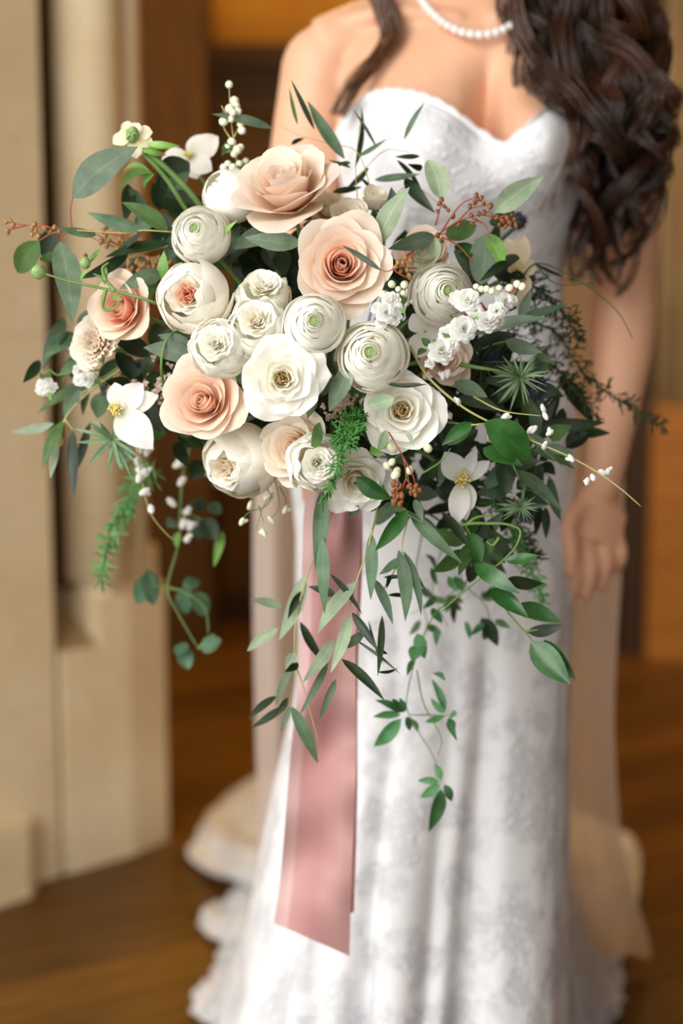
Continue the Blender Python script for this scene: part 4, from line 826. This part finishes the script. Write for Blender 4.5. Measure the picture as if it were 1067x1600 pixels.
r_, o_ = branch('willow_branch', 'willow eucalyptus leaves hanging in a spray below the carnation', 'foliage', EU, 1.62, [[(200, 570, -.03), (142, 610), (101, 655), (96, 696)], [(101, 655), (116, 674)], [(165, 600), (120, 560), (90, 540)]],
    [(101, 497, 66, 578, 28, 'dark'), (62, 563, 36, 598, 17, 'dark'), (128, 556, 92, 588, 22, 'willow'), (120, 522, 68, 560, 26, 'willow'), (165, 592, 58, 646, 20, 'mid', 'blade'), (84, 662, 17, 675, 15, 'sagelt'), (126, 608, 100, 656, 22, 'sage'), (97, 658, 66, 732, 20, 'mid'), (90, 692, 79, 748, 14, 'sagelt'), (114, 672, 116, 777, 18, 'dark'), (142, 660, 112, 746, 20, 'dark'), (165, 612, 152, 654, 28, 'willow'), (140, 610, 130, 650, 14, 'mid'), (180, 560, 160, 620, 26, 'dark', 'lance', .02), (100, 660, 92, 700, 14, 'podyel', 'blade'), (110, 590, 140, 540, 22, 'dark', 'lance', .02), (205, 690, 192, 730, 12, 'sage')], 13, 'stemyel', 4)
r_, o_ = branch('willow_branch', 'long sage blades pointing outwards under the faded clematis', 'foliage', EU, 1.55, [[(700, 520, .04), (744, 522), (800, 500)], [(720, 560, .04), (792, 534), (850, 560)]],
    [(742, 523, 857, 497, 22, 'sage', 'lance', -.02), (804, 499, 887, 474, 15, 'willow', 'lance', .02), (790, 532, 848, 551, 22, 'sage', 'lance', 0), (832, 549, 868, 568, 12, 'willow'), (710, 596, 762, 621, 24, 'sage', 'lance', -.03), (714, 624, 786, 643, 24, 'sage', 'lance', -.03), (700, 610, 690, 644, 22, 'dark'), (740, 540, 800, 520, 20, 'dark', 'lance', .03), (770, 490, 830, 470, 18, 'dark', 'lance', .04), (812, 500, 830, 450, 16, 'sage', 'lance', .02)], 14, 'stem', 3)
r_, o_ = branch('willow_branch', 'willow eucalyptus blades curving down past the big glossy leaf', 'foliage', EU, 1.52, [[(760, 660, .03), (822, 680), (850, 704), (880, 730)], [(790, 700), (812, 750)]],
    [(806, 735, 879, 800, 20, 'willow', 'lance', -.01), (832, 703, 898, 733, 20, 'willow', 'lance', 0), (820, 674, 884, 712, 16, 'sage'), (760, 690, 800, 740, 16, 'dark', 'lance', .03)], 15, 'stem', 3)
r_, o_ = branch('olive_branch', 'dark narrow leaves hanging in a cluster in front of the hip', 'foliage', EU, 1.62, [[(800, 690, -.04), (836, 716), (848, 736), (850, 790)], [(848, 736), (862, 750)]],
    [(846, 730, 834, 778, 16, 'dark'), (846, 724, 868, 742, 18, 'dark'), (858, 744, 877, 815, 17, 'willow'), (840, 780, 836, 838, 14, 'dark'), (852, 792, 853, 842, 13, 'dark'), (842, 720, 860, 700, 14, 'dark'), (838, 750, 828, 770, 10, 'dark')], 16, 'stemyel', 2.5)
r_, o_ = branch('olive_branch', 'dark pointed leaves stretching towards her wrist', 'foliage', EU, 1.63, [[(790, 640, -.05), (850, 660), (900, 668), (930, 672)], [(840, 590), (880, 600)]],
    [(840, 664, 946, 660, 20, 'dark', 'lance', -.02), (900, 677, 954, 677, 17, 'dark'), (919, 676, 884, 700, 30, 'dark', 'round'), (880, 638, 862, 692, 18, 'dark'), (874, 588, 930, 664, 30, 'dark', 'lance', .03), (850, 640, 866, 620, 14, 'dark')], 17, 'stemdk', 3)

# loose fine blades above the roses, in front of the bodice
r_, o_ = branch('grass_sprig', 'thin dark arching blades rising above the tilted blush rose', 'foliage', 'fine sprigs in the bouquet', 1.60,
    [[(560, 330, -.02), (556, 262), (564, 168)], [(586, 320, -.02), (560, 240), (520, 226), (470, 212), (436, 196)], [(556, 280), (600, 236), (640, 238)], [(590, 340), (640, 290), (700, 330)]],
    [(491, 202, 454, 123, 8, 'dark'), (465, 195, 452, 136, 6, 'mid'), (538, 248, 480, 157, 19, 'willow'), (555, 262, 565, 166, 8, 'dark'), (589, 232, 551, 170, 5, 'willow', 'blade'), (631, 218, 664, 159, 8, 'willow'), (559, 245, 604, 217, 7, 'willow'), (585, 281, 657, 272, 12, 'willow'), (632, 278, 680, 333, 20, 'dark'), (576, 262, 540, 296, 10, 'dark'), (520, 300, 566, 292, 12, 'dark'), (548, 255, 520, 262, 9, 'dark'), (455, 226, 476, 216, 7, 'dark'), (656, 244, 616, 245, 8, 'dark'), (660, 262, 636, 256, 10, 'dark'), (424, 200, 330, 178, 15, 'sage', 'lance', -.01), (690, 300, 672, 290, 16, 'dark'), (620, 250, 660, 300, 10, 'dark'), (548, 262, 512, 250, 7, 'mid'), (582, 300, 556, 276, 7, 'dark')], 18, 'stemyel', 1.8)
r_, o_ = branch('grass_sprig', 'single thin arching stem curving out over her forearm', 'foliage', 'fine sprigs in the bouquet', 1.60, [[(800, 470, -.02), (836, 412), (906, 440), (962, 484), (988, 528)], [(836, 412), (870, 444), (930, 442)]], [(836, 412, 880, 432, 6, 'dark', 'blade')], 19, 'stemdk', 2.4)
r_, o_ = branch('buttercup_bud', 'round green bud on a hairy stem with curling sepals beside the peach side rose', 'foliage', 'fine sprigs in the bouquet', 1.50, [[(290, 500, .04), (244, 474), (180, 455), (110, 440), (68, 427)], [(180, 455), (162, 436), (146, 428)], [(166, 450), (160, 480), (176, 484), (190, 470)], [(166, 440), (160, 420), (170, 410)], [(133, 412), (150, 398)]],
    [(166, 452, 160, 492, 9, 'lime'), (164, 446, 160, 412, 10, 'lime'), (134, 420, 124, 440, 8, 'lime'), (140, 410, 156, 388, 8, 'lime'), (176, 462, 192, 468, 8, 'lime')], 20, 'stem', 6)
for (x, y, rr, s) in ((60, 425, 11, 1.0), (133, 411, 8, 1.25)):
    mb = MB(); c = P(x, y, 1.50) - o_; mb.ball(c, rr * 1.5 / F * np.array([1, 1, s]), 12, 9)
    bo_ = mb.build('bud', M['greenheart'], r_)
    for k in range(9):
        a = k * .7; v = nz(RT * math.cos(a) + UP * math.sin(a)) * rr * 1.5 / F; mb = MB(); mb.grid(leaf_grid(c + v * 1.05 + FWD * .003, c - FWD * rr * 1.5 / F * 1.02 + v * .1, .0035, 'lance', .2, .1, v - FWD * .3, nv=6, nu=3)); mb.build('sepal', M['bud'], bo_)

# genista: long green wands with tiny white buds
def buds(root, org, lst, d, mat='blossom', r=.0024):
    for (x, y) in lst:
        g = link('bud', ball_mesh(mat, r, 1.9), root, P(x, y, d) - org); g.rotation_euler = (rnd.uniform(-1, 1), rnd.uniform(-1, 1), rnd.uniform(0, 3))
        h_ = link('bud_flap', ball_mesh(mat, r * .8, 1.7), g, (r * 1.0, 0, r * .5)); h_.rotation_euler = (.3, .7, 0)
r_, o_ = branch('broom_wand', 'long green wand with tiny white buds reaching past her wrist', 'foliage', 'fine sprigs in the bouquet', 1.47, [[(640, 540, .02), (668, 588), (716, 631), (760, 657), (820, 684), (884, 711), (932, 737), (970, 764), (1001, 791)]], [], 21, 'stemyel', 4.2)
buds(r_, o_, [(917, 752), (926, 746), (942, 738), (950, 737), (859, 676), (790, 651), (850, 698), (828, 672), (834, 671), (892, 716), (716, 628)], 1.47)
r_, o_ = branch('broom_wand', 'short wand with white buds crossing above the big glossy leaf', 'foliage', 'fine sprigs in the bouquet', 1.48, [[(740, 620, .02), (785, 642), (846, 650)], [(666, 570), (660, 590), (672, 594)]], [], 22, 'stemyel', 3)
buds(r_, o_, [(666, 587), (692, 587), (788, 651), (849, 640), (852, 650), (700, 584)], 1.48)

# sea holly
def sea_holly(x, y, rad, d, hx_, hy_, hr_, label, n=24, mat='thistle', stem=None, wf=1., dn=0.):
    r_, o_ = branch('sea_holly', label, 'thistle', 'sea holly heads in the bouquet', d, [stem] if stem else [], seed=x, srad=7) if stem else (None, None)
    if r_ is None: o_ = P(x, y, d); r_ = thing('sea_holly', label, 'thistle', o_, 'sea holly heads in the bouquet'); stem_to_bind(r_, o_, FWD, mat='stemdk')
    k = d / F; c = P(x, y, d) - o_; q = random.Random(x)
    for i in range(n):
        v = nz(RT * q.gauss(0, 1) + UP * q.gauss(-dn, 1) - FWD * abs(q.gauss(0, .6))); L = rad * k * q.uniform(.6, 1.15)
        add_leaf(r_, c, c + v * L, L * wf * q.uniform(.05, .10), M[mat], 'lance', q.uniform(-.1, .15), .5, 'bract', nrm=-FWD + UP * .2, nv=6)
    if hr_:
        hc = P(hx_, hy_, d + .012) - o_; mb = MB(); mb.ball(hc, hr_ * k * .8, 12, 9); h = mb.build('flower_head', M['thhead'], r_); mb = MB()
        for i in range(150):
            v = nz([q.gauss(0, 1) for _ in range(3)]); mb.tube([hc + v * hr_ * k * .75, hc + v * hr_ * k * q.uniform(1.05, 1.3)], [.0007, .0001], 3, False)
        mb.build('spines', M['thhead'], h)['kind'] = 'stuff'
    return r_
sea_holly(812, 590, 50, 1.52, 836, 607, 20, 'sea holly with pale bracts and a dark blue head among the shaded greenery', 46, stem=[(700, 566, .03), (744, 574), (780, 580), (808, 590)])
sea_holly(814, 792, 36, 1.56, 823, 803, 13, 'sea holly lower down beside the hanging dark leaves', 40)
sea_holly(806, 350, 16, 1.61, 810, 346, 14, 'small dark blue sea holly head above the faded clematis', 14, 'dark')
sea_holly(176, 688, 58, 1.57, 0, 0, 0, 'green spiky sea holly bracts under the drooping clematis', 34, 'thistle', wf=1.7, dn=.5)
sea_holly(752, 566, 52, 1.565, 764, 556, 14, 'dark shaded sea holly behind the white blossom twig', 26, 'dark')

# asparagus fern
def fern(label, d, stem, nl, rad, mat, dens=1., side=0, twig=True):
    r_, o_ = branch('asparagus_fern', label, 'fern', 'asparagus fern fronds', d, [stem], seed=len(label), srad=3, stemmat='stem' if mat != 'ferndk' else 'stemdk'); k = d / F
    pts = [P(p[0], p[1], d + (p[2] if len(p) > 2 else 0)) - o_ for p in stem]; n = int(dens * 60); c = spline(pts, n); T = np.gradient(c, axis=0); mb = MB()
    for i in range(n):
        t = i / (n - 1); tn = nz(T[i])
        for j in range(2):
            a = rnd.random() * 6.28; v = nz(tn * .75 + RT * math.cos(a) + UP * math.sin(a) * .8 - FWD * rnd.uniform(-.5, .5)); L = side * k * rnd.uniform(.5, 1) * (1 - .55 * t) if twig else 0
            e = c[i] + v * L
            if twig: mb.tube([c[i], (c[i] + e) / 2 + tn * L * .08, e], .0005, 3, False)
            m_ = max(2, int(nl * (1.1 - .5 * t)))
            for b in range(m_):
                s = b / m_; p = c[i] * (1 - s) + e * s if twig else c[i]; w = nz(v * .8 + tn * .35 + .55 * np.array([rnd.gauss(0, 1) for _ in range(3)])); l_ = rad * k * rnd.uniform(.6, 1.1)
                mb.tube([p, p + w * l_ * .5, p + w * l_], [.0006, .0011 if rad > 10 else .0008, .0002], 3, False)
    mb.build('needles', M[mat], r_)['kind'] = 'stuff'; return r_
fern('bright green asparagus fern tuft under the open creamy white bloom', 1.435, [(560, 668, .02), (548, 684), (536, 706), (522, 740), (512, 772)], 3, 17, 'fern', .42, 26)
fern('bright green fern fluff beside the dusty pink plume', 1.45, [(556, 650, .03), (545, 668), (530, 692)], 4, 15, 'fern', .5, 44)
fern('soft green asparagus fern trailing down in front of the stone plinth', 1.72, [(240, 730, -.05), (216, 756), (190, 801), (168, 856), (158, 908)], 4, 24, 'fernsoft', .8, 26)
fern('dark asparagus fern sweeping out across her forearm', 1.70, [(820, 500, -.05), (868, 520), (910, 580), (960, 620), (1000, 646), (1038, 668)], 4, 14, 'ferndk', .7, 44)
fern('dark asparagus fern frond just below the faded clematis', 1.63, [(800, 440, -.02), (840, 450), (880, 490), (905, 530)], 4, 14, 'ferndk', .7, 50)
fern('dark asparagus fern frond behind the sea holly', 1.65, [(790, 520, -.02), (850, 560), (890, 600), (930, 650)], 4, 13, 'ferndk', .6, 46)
fern('feathery green fern hanging behind the ruscus leaves', 1.64, [(770, 780, -.04), (800, 830), (830, 890), (850, 940)], 4, 13, 'fernsoft', .8, 40)
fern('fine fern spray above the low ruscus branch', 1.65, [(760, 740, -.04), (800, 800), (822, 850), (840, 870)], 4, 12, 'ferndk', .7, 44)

# glossy ruscus and big leaves, lower right
RU = 'glossy ruscus branches'
r_, o_ = branch('glossy_leaf_sprig', 'big bright glossy leaf above the white star shaped clematis', 'foliage', RU, 1.465, [[(700, 660, .05), (736, 664), (760, 664), (762, 690)]], [(758, 659, 830, 717, 58, 'glossy', 'cpetal', -.012), (755, 700, 817, 728, 30, 'glossy', 'lance', .01), (738, 661, 690, 696, 20, 'glossy'), (700, 696, 740, 660, 22, 'mid', 'lance', .02)], 24, 'stemyel', 3)
r_, o_ = branch('ruscus_branch', 'glossy ruscus branch cascading towards her hand', 'foliage', RU, 1.54, [[(700, 780, .03), (734, 834), (764, 905), (790, 952), (820, 987), (840, 1010), (860, 1016)], [(742, 880), (764, 905)], [(790, 952), (812, 950)], [(820, 987), (842, 984)]],
    [(732, 832, 752, 882, 28, 'glossy'), (740, 880, 813, 928, 26, 'glossy'), (766, 920, 826, 966, 28, 'glossy'), (792, 905, 850, 911, 20, 'dark'), (805, 947, 878, 973, 26, 'glossy'), (824, 988, 881, 976, 19, 'dark'), (830, 1003, 891, 1070, 40, 'glossy'), (850, 1000, 900, 1062, 26, 'glossy'), (790, 876, 842, 868, 18, 'glossy'), (750, 852, 790, 880, 22, 'mid', 'lance', .02), (730, 850, 716, 900, 18, 'mid', 'lance', .03)], 25, 'stem', 4)
r_, o_ = branch('vine_tendril', 'curling green vine tendril looping over the ruscus leaves', 'foliage', RU, 1.53, [[(700, 830, .02), (729, 819), (764, 818), (790, 819), (812, 828), (808, 850), (790, 872), (760, 896), (730, 920), (690, 955)], [(729, 819), (746, 808), (772, 806)], [(780, 840), (770, 852), (760, 846)]], [(772, 842, 758, 868, 18, 'mid'), (760, 830, 790, 842, 16, 'teal'), (776, 852, 800, 846, 14, 'teal'), (764, 818, 776, 836, 14, 'mid')], 26, 'stem', 5)
r_, o_ = branch('ruscus_branch', 'dark glossy leaves pointing down from the bottom edge beside the ribbon', 'foliage', RU, 1.50, [[(590, 740, .03), (604, 770), (630, 800)], [(630, 800), (680, 830), (721, 880)], [(636, 740), (640, 760)]],
    [(556, 745, 612, 780, 26, 'glossy', 'lance', -.03), (637, 797, 586, 861, 24, 'glossy', 'lance', -.01), (640, 800, 722, 880, 20, 'willow', 'lance', .01), (650, 806, 690, 840, 18, 'willow', 'lance', .02), (648, 780, 660, 816, 14, 'sage'), (604, 790, 640, 800, 16, 'willow', 'lance', .02), (690, 800, 736, 860, 16, 'dark', 'lance', .03), (560, 790, 544, 810, 12, 'sage', 'lance', .0), (606, 768, 580, 800, 22, 'dark', 'lance', .04), (740, 860, 716, 900, 14, 'mid', 'lance', .04)], 27, 'stem', 3)

# willow eucalyptus cascading in front of ribbon and skirt
r_, o_ = branch('willow_branch', 'long willow eucalyptus branch trailing over the ribbon', 'foliage', EU, 1.52, [[(600, 760, .03), (582, 830), (570, 872), (557, 909), (542, 969), (531, 1029), (534, 1060)], [(590, 790), (579, 834)]],
    [(580, 833, 579, 938, 20, 'willow'), (584, 904, 614, 976, 15, 'willow'), (557, 909, 496, 990, 23, 'sagelt'), (546, 961, 516, 1052, 19, 'sagelt'), (569, 989, 530, 1016, 16, 'sage'), (550, 957, 592, 1018, 14, 'dark'), (597, 962, 590, 1057, 11, 'dark'), (534, 1030, 601, 1095, 16, 'dark'), (521, 998, 472, 1067, 20, 'sagelt'), (512, 1036, 468, 1117, 12, 'sage'), (525, 1061, 499, 1124, 12, 'sage'), (516, 897, 566, 960, 9, 'dark'), (524, 931, 481, 916, 14, 'dark'), (591, 1016, 606, 1022, 8, 'dark'), (556, 1000, 626, 1054, 5, 'dark', 'blade'), (576, 970, 600, 1040, 4, 'dark', 'blade'), (590, 1050, 622, 1044, 5, 'dark', 'blade')], 28, 'stemyel', 3)
r_, o_ = branch('willow_branch', 'pair of long willow eucalyptus leaves hanging beside the ribbon top', 'foliage', EU, 1.50, [[(530, 740, .05), (504, 768), (503, 800)]], [(503, 766, 493, 892, 24, 'willow'), (504, 840, 507, 959, 20, 'willow')], 29, 'stem', 3)
r_, o_ = branch('willow_branch', 'willow eucalyptus branch with soft pale leaves trailing left of the ribbon past its edge', 'foliage', EU, 1.58, [[(520, 800, .05), (482, 894), (462, 972), (460, 1040), (456, 1100), (455, 1110)], [(462, 1040), (474, 1075), (499, 1164)]],
    [(476, 900, 436, 1001, 26, 'sagelt'), (471, 924, 450, 968, 12, 'dark'), (442, 948, 391, 937, 15, 'sagelt'), (434, 982, 386, 1018, 18, 'sagelt'), (469, 972, 507, 1036, 14, 'dark'), (466, 1036, 445, 1050, 12, 'dark'), (456, 1040, 430, 1105, 13, 'sage'), (431, 1088, 388, 1125, 12, 'dark'), (446, 1104, 393, 1138, 13, 'dark'), (454, 1104, 438, 1144, 10, 'sage'), (456, 1104, 497, 1193, 20, 'willow'), (460, 1020, 446, 1046, 16, 'sagelt'), (450, 1090, 430, 1120, 10, 'dark')], 30, 'stemyel', 2.4)
r_, o_ = branch('willow_branch', 'willow eucalyptus blades hanging in front of the skirt beside the ribbon', 'foliage', EU, 1.53, [[(640, 800, .03), (630, 840), (628, 864)], [(628, 864), (612, 900), (600, 922), (610, 950)]], [(623, 860, 633, 971, 22, 'willow'), (631, 862, 658, 962, 14, 'willow'), (624, 872, 592, 898, 14, 'willow'), (634, 868, 665, 920, 12, 'willow'), (612, 898, 604, 920, 7, 'dark'), (600, 902, 636, 898, 7, 'dark'), (606, 930, 646, 936, 7, 'dark')], 31, 'stemyel', 3)

# jasmine vines hanging in front of the skirt
def pinnate(c, dirs, s, mat='jas'):
    return [(c[0] + dx * .15, c[1] + dy * .15, c[0] + dx, c[1] + dy, w, mat) for dx, dy, w in dirs]
JV = 'jasmine vines hanging below the bouquet'
lv = pinnate((634, 1116), [(-22, -24, 12), (-48, -22, 12), (-52, 4, 12), (-50, 50, 22), (18, 28, 12), (-10, -26, 10), (6, 26, 12)], 1) + pinnate((700, 1118), [(14, -2, 14), (-28, -28, 10), (8, 26, 12), (14, 40, 12), (-36, 10, 10), (-26, -58, 12)], 1)
lv += pinnate((692, 1222), [(-14, -28, 14), (-40, -2, 11), (-36, 24, 16), (14, 30, 14), (-22, 78, 24)], 1) + [(676, 1052, 696, 1064, 12, 'jas'), (655, 1008, 644, 1034, 24, 'jas'), (652, 990, 664, 1030, 20, 'jas'), (648, 1030, 636, 1056, 10, 'jas')]
r_, o_ = branch('jasmine_vine', 'longest jasmine vine with small pointed leaflets hanging down the skirt', 'foliage', JV, 1.63, [[(737, 880, -.05), (720, 926), (681, 957), (655, 1010), (636, 1085), (640, 1119), (677, 1182), (690, 1222)], [(651, 1047), (662, 1100), (689, 1152), (684, 1180)], [(662, 1117), (640, 1117)], [(662, 1117), (700, 1118)]], lv, 32, 'stem', 2.4)
lv = []
q = random.Random(9)
for i in range(26):
    x, y = q.uniform(640, 790), q.uniform(850, 985); a = q.uniform(0, 6.28); lv.append((x, y, x + 26 * math.cos(a), y + abs(26 * math.sin(a)) + 4, q.uniform(9, 15), q.choice(['jas', 'mid', 'jas', 'willow']), 'lance', q.uniform(-.02, .03)))
r_, o_ = branch('jasmine_vine', 'tangled jasmine vine with many leaflets just below the bouquet edge', 'foliage', JV, 1.70, [[(720, 800, -.06), (690, 860), (676, 920), (700, 980)], [(740, 830), (720, 900), (760, 950), (764, 1000)], [(660, 830), (650, 900), (668, 980), (650, 1010)], [(760, 880), (700, 930), (640, 960)]], lv + [(752, 966, 778, 1010, 22, 'dark'), (756, 1000, 770, 980, 14, 'mid')], 33, 'stem', 2.2)

# vines and white buds hanging left, in front of the doorway
r_, o_ = branch('trailing_vine', 'trailing vine with round blue green leaves hanging before the doorway', 'foliage', 'vines hanging by the doorway', 1.78, [[(300, 690, -.08), (286, 740), (282, 797), (279, 849), (262, 918), (278, 958), (310, 1014)], [(310, 1014), (322, 1000), (334, 990)], [(262, 918), (290, 926), (320, 950), (326, 990)], [(282, 797), (310, 810), (330, 820)], [(262, 918), (236, 914)]],
    [(324, 790, 346, 802, 22, 'teal', 'round'), (310, 806, 312, 842, 30, 'teal', 'round'), (318, 810, 338, 846, 26, 'dark', 'round'), (348, 830, 334, 886, 14, 'lime'), (236, 896, 214, 944, 30, 'teal', 'round'), (232, 890, 240, 946, 26, 'teal', 'round'), (292, 914, 290, 960, 26, 'teal', 'round'), (300, 926, 322, 962, 30, 'teal', 'round'), (286, 920, 312, 908, 22, 'teal', 'round'), (290, 1004, 276, 1024, 22, 'teal', 'round'), (288, 1010, 294, 1046, 24, 'teal', 'round'), (298, 1014, 306, 1036, 16, 'teal', 'round'), (314, 1014, 346, 1000, 26, 'teal', 'round'), (272, 812, 262, 824, 22, 'sage', 'round'), (278, 832, 276, 856, 12, 'lime'), (304, 780, 316, 800, 24, 'dark', 'round', -.02), (316, 720, 300, 750, 28, 'dark', 'round', -.05), (326, 740, 344, 760, 20, 'teal', 'round', -.03)], 34, 'stem', 4)
buds(r_, o_, [(278, 726), (284, 752), (268, 785), (292, 800), (286, 818), (298, 822), (292, 843), (316, 738)], 1.77, r=.0036)
r_, o_ = branch('bud_strand', 'thin strand of tiny white buds hanging beside the soft green fern', 'foliage', 'vines hanging by the doorway', 1.64, [[(214, 690, -.03), (220, 740), (228, 780), (240, 810), (262, 836), (276, 846)]], [], 35, 'stemyel', 2.2)
buds(r_, o_, [(216, 724), (222, 734), (228, 738), (218, 700), (226, 768), (236, 795), (217, 746), (230, 704)], 1.64, r=.0034)
r_, o_ = branch('bud_strand', 'small cream buds hanging on fine stems under the drooping cream rose', 'foliage', 'vines hanging by the doorway', 1.58, [[(400, 740, -.04), (420, 770), (408, 800), (400, 830)], [(430, 750), (436, 790), (424, 810)], [(426, 770), (416, 790), (390, 800), (380, 810)], [(436, 760), (446, 780), (444, 796)], [(404, 790), (412, 816)]], [], 36, 'stem', 2)
buds(r_, o_, [(378, 815), (390, 792), (412, 832), (418, 776), (446, 796), (424, 812)], 1.58, 'narc' if False else 'berry', .0026)
r_, o_ = branch('bud_cluster', 'pale green buds tucked between the fern tuft and the creamy white bloom', 'foliage', 'fine sprigs in the bouquet', 1.47, [[(560, 700, .02), (548, 690), (530, 686)], [(580, 710, .02), (600, 700), (604, 690)], [(640, 700, .02), (618, 716), (612, 740)], [(660, 740), (690, 720), (704, 700)]], [(545, 690, 520, 688, 20, 'lime'), (596, 700, 578, 708, 22, 'lime'), (604, 690, 590, 704, 14, 'lime')], 37, 'stem', 3)
seeds(r_, o_, [(613, 700, 1.46), (612, 722, 1.46), (604, 728, 1.465), (620, 736, 1.465), (640, 735, 1.46), (618, 742, 1.46), (668, 700, 1.47)], 'berry', .0040, 1.2, 'berry')

# dense leafy stems filling the bouquet behind the flowers
q = random.Random(77)
spots = [(250, 420, 'first ranunculus at the narrow willow fan'), (330, 420, 'gap between first ranunculus and garden rose'), (420, 410, 'dark gap beside the open blush rose'), (240, 560, 'pair of dark sage leaves'), (270, 680, 'peach rose with pointed petals'), (220, 610, 'drooping clematis'), (520, 590, 'dark gap under the round ranunculus'),
    (640, 560, 'biggest ranunculus'), (720, 620, 'sage leaves beside the creamy white bloom'), (760, 560, 'blossom twig'), (780, 640, 'big bright glossy leaf'), (700, 700, 'star shaped clematis'), (650, 720, 'brown seeded twig'), (790, 720, 'curving willow blades'), (640, 770, 'ribbon side glossy leaves'), (720, 790, 'lower sea holly'), (560, 660, 'fern tuft'), (430, 650, 'pale blush rose'),
    (600, 400, 'short seeded twig'), (760, 420, 'faded clematis'), (330, 330, 'closed ranunculus bud'), (250, 330, 'thick stem of the pale yellow flower'), (820, 600, 'dark headed sea holly'), (740, 850, 'cascading ruscus branch'), (400, 560, 'ruffled white blooms in the middle'), (480, 640, 'open ruffled bloom with golden heart'), (600, 700, 'pale green buds'), (350, 650, 'drooping cream rose'), (690, 640, 'wand of white buds'), (770, 600, 'dark headed sea holly stem'), (840, 690, 'dark pointed leaves by the wrist'), (800, 770, 'dark hanging olive leaves'), (720, 560, 'shaded dull peach rose'), (392, 372, 'sage leaf pair between the blush roses'), (440, 440, 'left rim of the open blush rose'), (375, 345, 'base of the tilted blush rose'), (640, 470, 'short blossom twig beside the open rose'), (655, 525, 'plain white clematis petals'), (610, 415, 'tip of the short seeded twig'), (470, 350, 'yellowish cream rose')]
for i, (x, y, wh) in enumerate(spots):
    d = 1.60 + q.uniform(-.03, .04); ls = []
    for k in range(11):
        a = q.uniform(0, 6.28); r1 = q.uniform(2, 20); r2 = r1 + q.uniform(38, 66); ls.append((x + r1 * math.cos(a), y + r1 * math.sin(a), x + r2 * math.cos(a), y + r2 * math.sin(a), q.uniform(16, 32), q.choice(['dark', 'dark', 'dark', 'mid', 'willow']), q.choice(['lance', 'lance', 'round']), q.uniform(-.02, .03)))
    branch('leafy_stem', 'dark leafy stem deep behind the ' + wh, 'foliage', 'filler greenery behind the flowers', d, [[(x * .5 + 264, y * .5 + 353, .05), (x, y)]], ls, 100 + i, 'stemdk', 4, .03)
